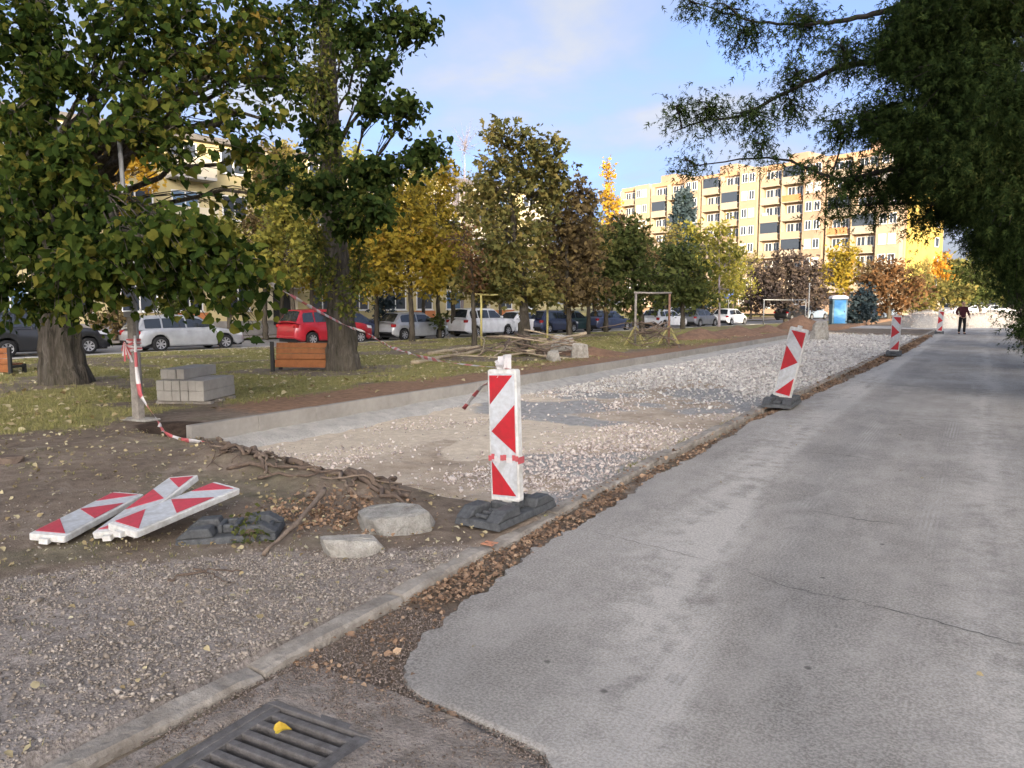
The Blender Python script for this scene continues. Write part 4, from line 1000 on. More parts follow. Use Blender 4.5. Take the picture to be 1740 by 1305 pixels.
tree('linden_tree', 'second tree with pale grey trunk and dark green crown behind the tall kerb', b2, t2, lobes2, L_dkgreen, M_bark, 'linden', .125, .4, 12, 'large trees on the lawn', big=160, flare=.5, limb_r=.18, zmin=3.2)
iv = [lb(545, 460, 17.0, 16, 55, 30, 16), lb(612, 465, 16.9, 18, 60, 34, 16), lb(545, 120, 16.4, 36, 110, 60, 16), lb(560, 290, 16.6, 34, 70, 40, 16), lb(592, 520, 17.0, 22, 22, 10, 12), lb(540, 410, 17.0, 16, 40, 14, 14)]
tree('trunk_shoots', 'yellow green shoots growing around the second tree trunk', (b2.x, b2.y, b2.z), [(b2.x, b2.y + .1, .3, .02), (b2.x - .1, b2.y + .1, 3, .02), (b2.x - .2, b2.y, 6, .01)], iv, L_ivy, M_bark_dark, 'small', .12, .2, 13, 'shoots on trunks', cat='shoots', limb_r=.05)

# dark conifers overhanging from the right edge of the lane
b3 = Vector((3.3, 6.8, -.03))
t3 = [(3.3, 6.8, -.1, .34), (3.25, 6.8, 2, .26), (3.2, 6.9, 5, .2), (3.1, 7.0, 9, .08)]
mass3 = [lb(1690, 10, 7.4, 150, 90, 90, 42), lb(1600, 20, 7.6, 90, 70, 70, 40), lb(1530, 85, 7.8, 60, 50, 44, 34), lb(1630, 130, 7.4, 100, 80, 90, 42), lb(1715, 200, 7.0, 95, 100, 90, 42),
         lb(1500, 190, 8.0, 42, 34, 24, 28), lb(1570, 225, 7.6, 65, 45, 50, 36), lb(1660, 275, 7.2, 80, 60, 80, 42), lb(1730, 350, 7.0, 55, 55, 40, 38), lb(1545, 300, 8.2, 48, 26, 26, 30), lb(1625, 345, 8.4, 45, 28, 32, 32), lb(1690, 410, 8.8, 32, 30, 30, 32), lb(1732, 455, 9.0, 20, 38, 22, 30), lb(1748, 550, 9.6, 10, 30, 8, 26)]
thin3 = [lb(1455, 300, 8.2, 36, 26, 12, 20), lb(1430, 210, 8.2, 40, 30, 10, 20), lb(1440, 90, 8.2, 45, 38, 13, 20), lb(1370, 35, 8.4, 50, 30, 10, 20), lb(1270, 60, 8.6, 30, 34, 8, 20), lb(1350, 125, 8.4, 42, 24, 8, 20),
         lb(1280, 195, 8.6, 42, 20, 9, 20), lb(1210, 185, 8.8, 32, 20, 8, 20), lb(1150, 180, 8.8, 14, 26, 5, 18), lb(1165, 272, 8.8, 18, 14, 4, 16), lb(1235, 12, 8.6, 34, 20, 6, 18), lb(1175, 4, 8.8, 20, 12, 4, 16),
         lb(1300, 245, 8.4, 16, 20, 5, 20), lb(1350, 185, 8.5, 28, 22, 5, 18), lb(1420, 350, 8.2, 24, 16, 6, 20), lb(1375, 285, 8.3, 16, 18, 4, 18), lb(1490, 345, 8.3, 24, 14, 6, 20), lb(1570, 375, 8.4, 26, 12, 7, 20)]
lobes3 = [(*q[:5], q[5] * .85, q[6] * 1.5, q[7] * 2.0) for q in mass3] + [(*q[:6], q[6] * 1.5, q[7] * 1.5) for q in thin3]
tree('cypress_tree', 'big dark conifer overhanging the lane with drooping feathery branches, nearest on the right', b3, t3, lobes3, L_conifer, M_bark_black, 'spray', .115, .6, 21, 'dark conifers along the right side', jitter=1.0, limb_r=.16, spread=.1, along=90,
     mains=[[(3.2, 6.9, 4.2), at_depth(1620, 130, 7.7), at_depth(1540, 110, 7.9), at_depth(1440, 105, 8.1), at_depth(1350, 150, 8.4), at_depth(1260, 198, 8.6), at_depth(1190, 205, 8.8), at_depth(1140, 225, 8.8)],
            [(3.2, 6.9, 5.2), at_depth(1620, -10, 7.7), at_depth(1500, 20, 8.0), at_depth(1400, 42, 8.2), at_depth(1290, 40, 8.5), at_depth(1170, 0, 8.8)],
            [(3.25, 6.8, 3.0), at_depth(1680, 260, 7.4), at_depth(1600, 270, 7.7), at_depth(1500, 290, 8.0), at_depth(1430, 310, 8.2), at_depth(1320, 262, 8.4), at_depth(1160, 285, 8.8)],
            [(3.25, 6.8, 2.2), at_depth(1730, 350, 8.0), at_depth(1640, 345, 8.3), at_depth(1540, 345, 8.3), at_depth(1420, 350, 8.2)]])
for k, (yy, sd_, bot) in enumerate([(15.5, 22, .6), (24, 23, .3), (34, 24, .2), (46, 25, .1)]):
    bb = Vector((3.4, yy, -.03)); r_ = np.random.default_rng(sd_); lo = []
    for q in range(15):
        z_ = bot + .5 + q * .6; rad = float(np.interp(z_, [0, 1.2, 2.5, 6, 10], [2.3, 2.9, 3.9, 3.3, .8]))
        for s in range(5):
            a_ = r_.uniform(0, 6.28); lo.append((3.4 + .62 * rad * math.cos(a_), yy + .62 * rad * math.sin(a_), z_, rad * .42, rad * .42, .55, 16, 34))
    lab = ['dark conifer second along the right side of the lane', 'dark conifer third along the right side of the lane', 'dark conifer fourth along the right, level with the far beacon', 'farthest dark conifer on the right, beside the person'][k]
    tree('cypress_tree', lab, bb, [(3.4, yy, -.1, .25), (3.4, yy, 4, .16), (3.4, yy, 9.5, .05)], lo, L_conifer, M_bark_dark, 'spray', .24, .5, sd_, 'dark conifers along the right side', limb_r=.1, twigs=(k == 0), spread=.2)

# middle-distance trees ------------------------------------------------
def round_tree(name, label, u, vb, d, spec, lm, size=.22, seed=1, bm=None, leaf='clump', tr=.12, zbase=-.05, dens=1.0, lean=0, grp='trees beyond the lawn', twigs=True, dr=.25, top=None, jit=1.0, lp=12):
    """trunk foot seen at column u, distance d; spec = list of (u,v,rx,ry) foliage masses in photo pixels"""
    c = at_depth(u, vb, d); bx, by = c.x, c.y; lo = []
    vt = min(s[1] for s in spec); ct = at_depth(spec[0][0], vt if top is None else top, d)
    for (uu, vv, rx, ry) in spec:
        k = d / FPX; area = rx * ry * k * k * 3.1
        nt_ = max(5, int(dens * area * 9.0 * min(1, (34 / d) ** 1.1))); lo.append(lb(uu, vv, d + random.uniform(-.6, .6), rx * 1.08, ry * 1.08, nt_, lp, .9))
    trunk_ = [(bx, by, zbase - .15, tr * 1.25), (bx, by, zbase + .9, tr), ((bx * 2 + ct.x) / 3, (by * 2 + ct.y) / 3, zbase + (ct.z - zbase) * .4, tr * .8), (ct.x, ct.y, zbase + (ct.z - zbase) * .9, tr * .2)]
    return tree(name, label, (bx, by, zbase), trunk_, lo, lm, bm, leaf, size, dr, seed, grp, limb_r=.2, twigs=twigs, jitter=jit, sides=9)

round_tree('lawn_tree', 'slim dark leaning trunk with thin russet leaves left of the yellow frame', 806, 585, 30, [(800, 445, 40, 40), (785, 405, 35, 30), (815, 480, 30, 20)], L_red, .16, 31, tr=.10, leaf='small', dens=1.1)
round_tree('lawn_tree', 'tall olive tree rising behind the yellow frame', 893, 588, 31, [(860, 240, 55, 45), (925, 250, 35, 38), (835, 320, 55, 70), (925, 330, 40, 55), (870, 400, 85, 60), (860, 460, 80, 50), (890, 300, 40, 40), (950, 300, 28, 40), (820, 480, 60, 40), (900, 490, 70, 35)], L_olive, .19, 32, tr=.19, dens=1.25)
round_tree('lawn_tree', 'brown olive tree with slim trunk right of the yellow frame', 967, 582, 33, [(960, 370, 55, 60), (985, 330, 40, 40), (945, 430, 60, 50), (995, 420, 45, 50), (970, 475, 70, 40), (1000, 495, 50, 30)], L_brown, .19, 33, tr=.12, dens=1.15)
round_tree('lawn_tree', 'dark green tree behind the frame with splayed struts', 1090, 588, 38, [(1070, 410, 55, 50), (1095, 470, 60, 50), (1040, 470, 50, 50), (1080, 510, 60, 25), (1050, 430, 45, 40)], L_midgreen, .2, 34, tr=.14, dens=1.1)
round_tree('street_tree', 'dense dark green tree left of the blue parking sign', 1160, 548, 55, [(1160, 470, 48, 55), (1150, 430, 35, 35), (1185, 500, 40, 35), (1130, 500, 35, 35)], L_midgreen, .26, 35, tr=.16)
round_tree('maple_tree', 'bright yellow maple right of the second trunk', 700, 555, 38, [(690, 400, 70, 55), (640, 440, 55, 45), (740, 430, 50, 45), (700, 340, 50, 45), (660, 480, 50, 30), (735, 480, 35, 28)], L_yellow, .21, 36, tr=.13, dens=1.4)
round_tree('maple_tree', 'yellow green maple between the two big trunks', 500, 545, 37, [(480, 360, 45, 45), (510, 420, 45, 45), (455, 420, 45, 40), (520, 330, 40, 40), (490, 470, 40, 22)], L_ygreen, .21, 37, tr=.12, dens=1.5)
round_tree('maple_tree', 'orange yellow tree glimpsed through the left crown by the building', 195, 560, 39, [(200, 260, 45, 45), (255, 290, 22, 45), (190, 330, 40, 40), (225, 240, 30, 25)], L_gold, .20, 38, tr=.12, dens=1.5)
round_tree('street_tree', 'yellow shrub tree by the street behind the leftmost trunk', 40, 560, 40, [(30, 525, 60, 30), (90, 535, 40, 24), (0, 500, 50, 30)], L_ygreen, .22, 39, tr=.1, dens=.8)
round_tree('street_tree', 'russet bush by the street behind the taped post', 215, 572, 37, [(205, 548, 45, 24), (180, 535, 30, 22)], L_brown, .2, 40, tr=.08)
round_tree('street_tree', 'dark evergreen standing by the yellow building behind the silver estate', 292, 565, 41, [(292, 510, 22, 45), (290, 450, 18, 45)], L_midgreen, .2, 41, tr=.1, dens=1.3)
round_tree('street_tree', 'dark green conifer bush behind the navy car', 655, 560, 42, [(655, 520, 22, 32)], L_spruce, .2, 42, tr=.1, dens=1.4)
round_tree('street_tree', 'round dark green bush behind the silver hatchback', 748, 560, 42, [(746, 545, 17, 16)], L_midgreen, .18, 43, tr=.08, dens=1.6)
round_tree('bare_tree', 'tall thin leafless tree with lilac grey twigs left of the olive tree', 785, 540, 60, [(790, 245, 35, 40), (790, 320, 40, 55), (800, 390, 35, 50), (770, 350, 30, 50)], L_purple, .10, 44, bm=M_bark_pale, tr=.13, dens=1.6, leaf='small', lp=1, dr=-.3)
round_tree('poplar_tree', 'golden poplar lit by the sun against the sky', 1040, 520, 95, [(1034, 300, 9, 32), (1032, 345, 14, 30), (1042, 350, 14, 28), (1040, 385, 18, 30), (1030, 275, 4, 14)], L_gold, .30, 45, tr=.2, dens=1.3)
round_tree('birch_tree', 'sparse yellow green birch before the long apartment block', 1222, 540, 62, [(1222, 395, 28, 35), (1205, 440, 32, 40), (1240, 450, 30, 40), (1222, 490, 38, 30)], L_ygreen, .26, 46, tr=.1, dens=.75, bm=M_bark_pale)
round_tree('plum_tree', 'broad purple brown round tree over the far steel frame', 1335, 545, 78, [(1335, 450, 50, 32), (1295, 475, 40, 35), (1375, 470, 40, 35), (1330, 500, 70, 28), (1280, 510, 30, 22), (1390, 505, 28, 22)], L_purple, .30, 47, tr=.2, dens=1.1)
round_tree('maple_tree', 'small round bright yellow tree beside the purple brown one', 1428, 545, 82, [(1428, 450, 34, 34), (1425, 475, 34, 28), (1440, 430, 22, 18)], L_yellow, .28, 48, tr=.14, dens=1.3)
round_tree('plum_tree', 'russet brown round tree right of the yellow tree', 1510, 545, 80, [(1505, 460, 45, 26), (1480, 485, 40, 30), (1540, 490, 45, 30), (1510, 515, 55, 20)], L_red, .3, 49, tr=.2, dens=1.1)
round_tree('lawn_tree', 'olive brown trees behind the first gravel heap', 1590, 545, 84, [(1585, 495, 45, 26), (1620, 500, 35, 28), (1570, 515, 40, 16)], L_olive, .3, 50, tr=.2, dens=1.1)
round_tree('maple_tree', 'orange tree at the foot of the yellow gable', 1600, 540, 112, [(1598, 448, 18, 22), (1605, 465, 20, 16)], L_orange, .34, 51, tr=.2, dens=1.2)
round_tree('lawn_tree', 'dark green far tree at the end of the lane behind the parked cars', 1665, 540, 100, [(1650, 470, 40, 40), (1690, 480, 40, 40), (1665, 500, 40, 20)], L_midgreen, .36, 52, tr=.2)
round_tree('street_tree', 'grey green far tree filling the gap beside the poplar', 1010, 540, 85, [(1000, 450, 50, 60), (1060, 440, 50, 50), (1090, 420, 30, 40)], L_olive, .34, 53, tr=.2, dens=.9)
round_tree('street_tree', 'tall far tree behind the olive one', 910, 540, 80, [(900, 430, 70, 70), (840, 450, 60, 60)], L_brown, .34, 54, tr=.2, dens=.9)
round_tree('street_tree', 'low green hedge bush left of the white hatchback', 1250, 545, 80, [(1245, 520, 45, 18), (1210, 525, 30, 14)], L_midgreen, .26, 55, tr=.08)
round_tree('conifer_bush', 'dark low conifer bush right of the toilet cabin', 1462, 555, 60, [(1462, 530, 32, 24), (1470, 505, 22, 22), (1445, 540, 22, 14)], L_spruce, .22, 56, tr=.12, dens=2.6)

round_tree('street_tree', 'olive brown tree filling in behind the thin leaning trunk', 770, 548, 46, [(770, 400, 45, 50), (790, 470, 55, 45), (745, 460, 40, 40), (800, 350, 35, 40)], L_olive, .22, 57, tr=.14)
round_tree('street_tree', 'russet tree between the brown olive tree and the dark green one', 1030, 548, 50, [(1025, 430, 40, 50), (1010, 490, 45, 35), (1050, 390, 25, 30)], L_brown, .24, 58, tr=.14)
round_tree('street_tree', 'yellowing tree behind the dark green one, left of the parking sign', 1195, 545, 66, [(1195, 440, 30, 40), (1180, 400, 22, 30), (1205, 490, 40, 35)], L_ygreen, .26, 59, tr=.14)
round_tree('street_tree', 'yellow brown tree behind the second big trunk', 580, 550, 44, [(600, 430, 60, 50), (560, 480, 50, 35), (640, 390, 40, 45)], L_yellow, .24, 60, tr=.14)

round_tree('street_tree', 'dark brown thinning tree before the yellow block, left of the second trunk', 450, 552, 40, [(450, 320, 35, 45), (440, 390, 40, 40), (465, 270, 25, 30), (425, 440, 40, 35), (470, 450, 40, 35)], L_brown, .18, 63, tr=.13, dens=1.6)

for k, (u_, d_, sp_l, lm_, lab_) in enumerate([
    (390, 39, [(380, 400, 50, 40), (410, 450, 45, 35), (350, 440, 40, 30)], L_ygreen, 'low yellow green tree behind the silver estate car'),
    (530, 41, [(530, 400, 40, 40), (550, 350, 30, 35), (515, 460, 40, 35), (500, 300, 25, 30)], L_yellow, 'bright yellow tree close left of the second trunk'),
    (640, 41, [(640, 350, 40, 40), (620, 300, 25, 30), (665, 420, 45, 40), (620, 470, 40, 30)], L_ygreen, 'yellow green tree close right of the second trunk'),
    (745, 43, [(740, 350, 40, 45), (760, 300, 25, 35), (730, 430, 40, 40), (770, 420, 30, 40)], L_yellow, 'golden yellow tree left of the tall olive tree'),
    (850, 52, [(850, 420, 50, 50), (830, 480, 50, 35), (880, 480, 45, 35)], L_olive, 'olive tree across the street behind the brush pile'),
    (960, 56, [(960, 440, 50, 45), (940, 490, 45, 30), (985, 490, 45, 30)], L_ygreen, 'yellowing tree across the street behind the dark cars'),
    (480, 47, [(480, 270, 30, 35), (465, 330, 40, 40), (500, 380, 40, 40), (440, 290, 25, 30)], L_olive, 'tall olive tree over the roof line of the yellow block'),
    (600, 48, [(600, 280, 35, 40), (580, 340, 40, 40), (620, 390, 40, 40)], L_ygreen, 'tall yellow green tree behind the second crown'),
    (720, 50, [(720, 300, 35, 45), (700, 370, 40, 40), (745, 400, 40, 40)], L_olive, 'tall olive tree behind the yellow maple'),
    (1000, 46, [(1000, 400, 40, 45), (985, 460, 50, 40), (1025, 480, 45, 35), (1040, 420, 30, 35)], L_olive, 'olive tree merging into the brown olive one'),
    (1075, 62, [(1075, 400, 32, 34), (1100, 430, 36, 36), (1060, 450, 36, 36)], L_brown, 'brown tree behind the dark green one'),
    (1130, 66, [(1130, 440, 30, 36), (1115, 480, 36, 30), (1145, 400, 22, 28)], L_olive, 'olive tree left of the blue spruce'),
    (1245, 72, [(1245, 440, 28, 32), (1260, 475, 32, 30), (1235, 490, 30, 24)], L_ygreen, 'small yellow green tree right of the birch'),
    (1275, 92, [(1275, 450, 26, 30), (1260, 490, 30, 24)], L_olive, 'far olive tree left of the purple brown one'),
    (1390, 96, [(1395, 460, 30, 26), (1375, 490, 30, 22)], L_brown, 'far brown tree between purple brown and yellow trees'),
    (1465, 100, [(1470, 455, 30, 26), (1490, 480, 34, 24)], L_brown, 'far brown tree right of the small yellow one'),
    (1550, 98, [(1550, 460, 30, 24), (1570, 485, 34, 24)], L_olive, 'far olive tree before the yellow gable'),
    (130, 42, [(130, 480, 45, 35), (160, 510, 40, 28), (100, 440, 35, 30)], L_yellow, 'yellow tree across the street behind the left trunk'),
    (20, 44, [(20, 430, 60, 50), (50, 360, 50, 45)], L_ygreen, 'yellow green tree at the far left behind the crown')]):
    round_tree('street_tree', lab_, u_, 552, d_, sp_l, lm_, .19, 120 + k, tr=.12, dens=1.6)

# blue spruce: whorls of drooping boughs
cs = at_depth(1157, 545, 72); lo = []
topz = at_depth(1157, 330, 72).z
for q in range(13):
    f = q / 12; z_ = topz * (1 - f) * .98 + 1.5 * f; rad = .12 + 2.9 * f
    for s in range(6):
        a_ = s * 1.047 + q * .5; lo.append((cs.x + rad * .6 * math.cos(a_), cs.y + rad * .6 * math.sin(a_), z_ - .12 * rad, rad * .45 + .08, rad * .45 + .08, .22, 9, 12))
tree('spruce_tree', 'dark blue spruce with pointed top before the apartment block', (cs.x, cs.y, -.03), [(cs.x, cs.y, -.1, .2), (cs.x, cs.y, topz * .5, .12), (cs.x, cs.y, topz, .02)], lo, L_spruce, M_bark_dark, 'clump', .34, .35, 61, 'trees beyond the lawn', limb_r=.12)
# dry shrub at the right edge of the lane
ds = on_ground(1752, 628, 0)
tree('dry_shrub', 'low brown dry shrub at the right edge of the lane', (1.7, 23.5, -.02), [(1.7, 23.5, -.05, .02), (1.7, 23.5, .4, .01)], [(1.62, 23.5, .25, .45, .6, .25, 60, 12), (1.9, 24.2, .35, .5, .6, .3, 50, 12)], L_dryshrub, M_root, 'small', .09, .1, 62, 'shrubs', cat='shrub', limb_r=.03)

# ------------------------------------------------------------------ traffic beacons
def gz(x, y): return float(zg(np.array([x]), np.array([y]))[0])
def rounded(x0, x1, z0, z1, r, n=5):
    P = []
    for cx_, cz_, a0 in ((x1 - r, z1 - r, 0), (x0 + r, z1 - r, 90), (x0 + r, z0 + r, 180), (x1 - r, z0 + r, 270)):
        for k in range(n): a = R(a0 + 90 * k / (n - 1)); P.append((cx_ + r * math.cos(a), cz_ + r * math.sin(a)))
    return P[::-1]
REDS = [[(-.105, .955), (.095, .955), (-.105, .735)], [(.105, .735), (-.10, .53), (.105, .37)], [(-.105, .30), (-.105, .045), (.10, .045)]]
def beacon_panel(par, flip=False, faded=False):
    s = -1 if flip else 1; red = M_red_faded if faded else M_red_film
    pan = MB().prism(rounded(-.125, .125, 0, 1.0, .018), -.034, .034 if not faded else .014).build('panel', M_white_plastic, par, bevel=.008)
    MB().prism(rounded(-.109, .109, .030, .968, .008), -.0375, -.0345).build('reflective_film', M_silver_film, pan)
    for poly in REDS:
        pts = [(s * a, b) for a, b in poly]
        area = sum(pts[i][0] * pts[(i + 1) % 3][1] - pts[(i + 1) % 3][0] * pts[i][1] for i in range(3))
        if area > 0: pts = pts[::-1]
        MB().prism(pts, -.0412, -.038).build('red_stripe', red, pan)
    if not faded: MB().box(-.035, .035, -.02, .02, -.13, .002).build('mounting_tab', M_white_plastic, pan)
    else: MB().box(-.03, .03, -.018, .018, -.035, .002).build('mounting_tab', M_white_plastic, pan)
    MB().box(-.03, .03, -.015, .015, .998, 1.035).build('lamp_socket', M_white_plastic, pan)
    return pan
def foot_mesh():
    m = MB()
    m.box(-.20, .20, -.42, .42, 0, .055, taper=.012)
    for s in (-1, 1):
        m.prism([(-.42 * 1, .056), (-.30, .125), (-.13, .125), (-.10, .056)], .07 * s - .0 + (.0 if s > 0 else -.12), .07 * s + (.12 if s > 0 else 0), M=Matrix.Rotation(math.pi / 2, 4, 'Z') @ Matrix.Diagonal((1, 1, 1, 1)))
        m.prism([(.10, .056), (.13, .125), (.30, .125), (.42, .056)], .07 * s + (.0 if s > 0 else -.12), .07 * s + (.12 if s > 0 else 0), M=Matrix.Rotation(math.pi / 2, 4, 'Z'))
    m.box(-.10, .10, -.09, -.045, .056, .118); m.box(-.10, .10, .045, .09, .056, .118)
    m.box(-.10, -.055, -.044, .044, .056, .118); m.box(.055, .10, -.044, .044, .056, .118)
    for y_ in (-.34, -.25, -.17, .17, .25, .34): m.box(-.055, .055, y_ - .018, y_ + .018, .056, .088)
    return m
def standing_beacon(label, loc, flip, lean=(0, 0), yaw=0, foot_yaw=0, panel_z=.115, size=1.0):
    root = empty('traffic_beacon', loc, yaw); tag(root, label, 'traffic beacon', 'red and white beacons along the lane')
    root.scale = (size,) * 3
    pan = beacon_panel(root, flip); pan.location = (0, 0, panel_z); pan.rotation_euler = (lean[0], lean[1], 0)
    f = foot_mesh().build('rubber_foot', M_rubber, root, bevel=.012); f.rotation_euler = (0, 0, foot_yaw)
    return root, pan
n1b, p1 = standing_beacon('nearest standing red and white beacon, wrapped with tape, on the kerb', (-3.03, 4.88, .045), False, (R(-1.2), R(-2.6)), R(2), R(-3))
for k in range(10):
    a0 = -.13 + .026 * k
    MB().box(a0, a0 + .026, -.047, -.0425, .305 + .012 * math.sin(k * 1.7), .345 + .014 * math.sin(k * 1.7)).build('tape_band', M_tape_red if k % 4 < 2 else M_tape_white, p1)
MB().box(.1265, .131, -.047, .045, .29, .34).build('tape_band', M_tape_red, p1)
kn = MB()
for k in range(9):
    a = k * .7; kn.box(-.03, .03, -.008, .008, 0, .05 + .03 * (k % 3), M=Matrix.Translation((random.uniform(-.03, .03), random.uniform(-.02, .02), 1.0)) @ Matrix.Rotation(a, 4, 'Z') @ Matrix.Rotation(random.uniform(-.7, .7), 4, 'X'))
kn.build('tape_knot', M_tape_white, p1)
standing_beacon('leaning beacon second along the kerb, beside the gravel bed', (-2.72, 12.75, .03), True, (0, R(12)), R(-4), R(5), size=1.13)
standing_beacon('third beacon along the kerb, upright, near the far end of the gravel', (-2.42, 27.2, .02), True, (0, R(2)), R(3), R(0), size=1.13)
standing_beacon('farthest small beacon, just left of the standing person', (-2.12, 48.4, .0), True, (0, R(3)), 0, 0, size=1.13)

def lying_beacon(label, a, b, roll, flip):
    a, b = Vector(a), Vector(b); z_ = (b - a).normalized()
    up = Vector((0, 0, 1)); nrm = (up - z_ * up.dot(z_)).normalized()
    nrm = Quaternion(z_, roll) @ nrm
    y_ = -nrm; x_ = y_.cross(z_)
    root = empty('fallen_beacon', a); root.rotation_mode = 'QUATERNION'
    root.rotation_quaternion = Matrix((x_, y_, z_)).transposed().to_quaternion()
    tag(root, label, 'traffic beacon', 'beacons lying on the ground')
    beacon_panel(root, flip, True)
lying_beacon('fallen beacon farthest left, lying flat on the soil', (-5.22, 2.62, .095), (-5.75, 3.60, .135), R(4), False)
lying_beacon('fallen beacon lying under the other one, in the middle of the three', (-4.97, 2.90, .085), (-5.43, 3.86, .26), R(-6), True)
lying_beacon('topmost fallen beacon, resting on the dark rubber foot', (-4.76, 2.86, .155), (-4.96, 3.92, .225), R(8), False)
ff = empty('rubber_foot', (-4.42, 3.46, gz(-4.42, 3.46) - .005), R(-52)); ff.rotation_euler[0] = R(3); ff.scale = (.95, .8, .95)
tag(ff, 'loose dark grey rubber beacon foot lying under the fallen beacons', 'beacon foot')
foot_mesh().build('base', M_rubber, ff, bevel=.012)

# ------------------------------------------------------------------ barrier tape
def tape(label, pts, wd=.07, twist=2.0, sag=0.0, seg=.12, name='barrier_tape', seed=1):
    P = [np.array(tuple(p), float) for p in pts]; Q = []
    for a, b in zip(P[:-1], P[1:]):
        n = max(2, int(np.linalg.norm(b - a) / .06))
        for k in range(n):
            t_ = k / n; q = a * (1 - t_) + b * t_; q[2] -= sag * np.linalg.norm(b - a) * 4 * t_ * (1 - t_); Q.append(q)
    Q.append(P[-1]); Q = np.array(Q); T = np.gradient(Q, axis=0); T /= np.linalg.norm(T, axis=1, keepdims=True) + 1e-9
    up = np.array([0, 0, 1.0]); A = np.cross(T, up); nA = np.linalg.norm(A, axis=1, keepdims=True); A = np.where(nA > .05, A / (nA + 1e-9), np.array([1.0, 0, 0])); B = np.cross(A, T)
    s = np.concatenate([[0], np.cumsum(np.linalg.norm(np.diff(Q, axis=0), axis=1))])
    th = twist * (vnoise(s, s * 0 + seed, .9, seed) - .5) * 6
    W_ = (np.cos(th)[:, None] * B + np.sin(th)[:, None] * A) * wd / 2 * (.55 + .45 * np.abs(np.cos(th * 1.3)))[:, None]
    V = np.stack([Q + W_, Q - W_], 1).reshape(-1, 3); k = np.arange(len(Q) - 1)[:, None] * 2
    o = np_mesh(name, V, np.concatenate([k, k + 1, k + 3, k + 2], 1), None, None, True, [M_tape_white, M_tape_red], ((s[:-1] / seg).astype(int) % 2))
    sm = o.modifiers.new('thick', 'SOLIDIFY'); sm.thickness = .0015
    return tag(o, label, 'tape', 'red and white barrier tape')
PX, PY = -9.42, 5.98; pz = gz(PX, PY)
tape('barrier tape strung from the second trunk to the nearest beacon', [at_depth(600, 556, 17.05), at_depth(625, 566, 16.9), Vector((-3.02, 4.86, 1.17))], .05, 1.6, .012, .3, seed=2)
tape('tape running from the left tree branch to the second trunk', [at_depth(455, 478, 8.9), at_depth(604, 560, 17.02)], .05, .8, .004, .4, seed=3)
tape('tape trailing from the grey post down to the soil', [(PX + .10, PY - .06, pz + 1.12), (PX + .16, PY - .10, pz + .72), (PX + .24, PY - .12, pz + .38), (-8.7, 5.75, gz(-8.7, 5.75) + .18), (-7.9, 5.32, gz(-7.9, 5.32) + .04), (-7.2, 5.2, gz(-7.2, 5.2) + .04), (-6.7, 5.22, gz(-6.7, 5.22) + .04)], .055, 1.6, .03, .2, seed=4)
tape('tape end fluttering left of the nearest beacon top', [(-3.1, 4.86, 1.12), (-3.35, 5.0, 1.0), (-3.55, 5.15, .88), (-3.66, 5.2, .78)], .045, 2, .02, .12, seed=5)

# ------------------------------------------------------------------ grey post with tape
post = empty('post', (PX, PY, pz)); post.rotation_euler = (0, R(-1.5), 0)
tag(post, 'grey tall post on the lawn edge wrapped in red and white tape', 'post')
MB().box(-.07, .07, -.05, .05, -.1, 1.42, taper=.008).build('sleeve', M_grey_wood, post, bevel=.01)
MB().tube([(.045, .02, .3), (.04, .02, 1.45), (.0, .0, 2.6), (-.02, .0, 3.65)], [.03, .03, .03, .028], 10).build('pole', M_galv, post, smooth=True)
MB().box(-.26, .28, -.10, .13, .0, .03).build('base_plate', M_stone_pale, post, bevel=.01)
MB().box(-.085, .085, -.062, -.03, 1.36, 1.43).build('bracket', M_galv, post)
wr = MB()
for k in range(6):
    z_ = 1.06 - .028 * k
    wr.box(-.075 - .0015 * k, .075 + .0015 * k, -.055 - .0015 * k, .055 + .0015 * k, -.014, .014, mi=k % 2, M=Matrix.Translation((0, 0, z_)) @ Matrix.Rotation(.25 * math.sin(k * 2.3), 4, 'Y'))
for k in range(7):
    wr.box(-.012, .012, -.002, .002, -.14 - .05 * (k % 3), 0, mi=k % 2, M=Matrix.Translation((-.10 + .012 * k, -.065 - .003 * k, 1.04 - .01 * k)) @ Matrix.Rotation(.55 - .2 * k, 4, 'Y') @ Matrix.Rotation(.3 * k, 4, 'Z'))
wr.build('tape_wrap', [M_tape_red, M_tape_white], post)

# ------------------------------------------------------------------ drain grate
gr = empty('drain_grate', (-2.19, 1.80, -.03), R(3)); tag(gr, 'dark cast iron drain grate beside the kerb in the foreground', 'drain grate')
fr = MB(); fr.box(-.285, .285, .30, .345, -.06, .012); fr.box(-.285, .285, -.345, -.30, -.06, .012); fr.box(-.285, -.24, -.298, .298, -.06, .011); fr.box(.24, .285, -.298, .298, -.06, .011)
fr.build('frame', M_iron, gr, bevel=.005)
MB().box(-.238, .238, -.298, .298, -.30, -.16).build('pit', M_pit, gr)
y_ = -.268
while y_ < .29:
    MB().box(-.238, .238, y_ - .019, y_ + .019, -.05, .004).build('bar', M_iron, gr, bevel=.006); y_ += .0762
MB().box(-.245, -.20, -.298, .298, -.05, .0065).build('side_rail', M_iron, gr, bevel=.004)
MB().box(.20, .245, -.298, .298, -.05, .0065).build('side_rail', M_iron, gr, bevel=.004)
tv, tf = LEAF_T['linden']
t_ = NT('fallen_yellow_leaf'); t_.bsdf(t_.ramp(t_.noise(t_.coord('Object'), 12, 3), [(.35, (.38, .24, .02)), (.65, (.62, .46, .05))]), .6)
M_leaf1 = t_.m
lf = MB().add([(a * .062, b * .058, c * .12) for a, b, c in tv], [tuple(f) for f in tf]).build('fallen_leaf', M_leaf1)
lf.location = on_ground(468, 1246, -.018); lf.location.z = -.012; lf.rotation_euler = (R(12), R(-10), R(60)); tag(lf, 'single yellow leaf lying on the drain grate', 'leaf')

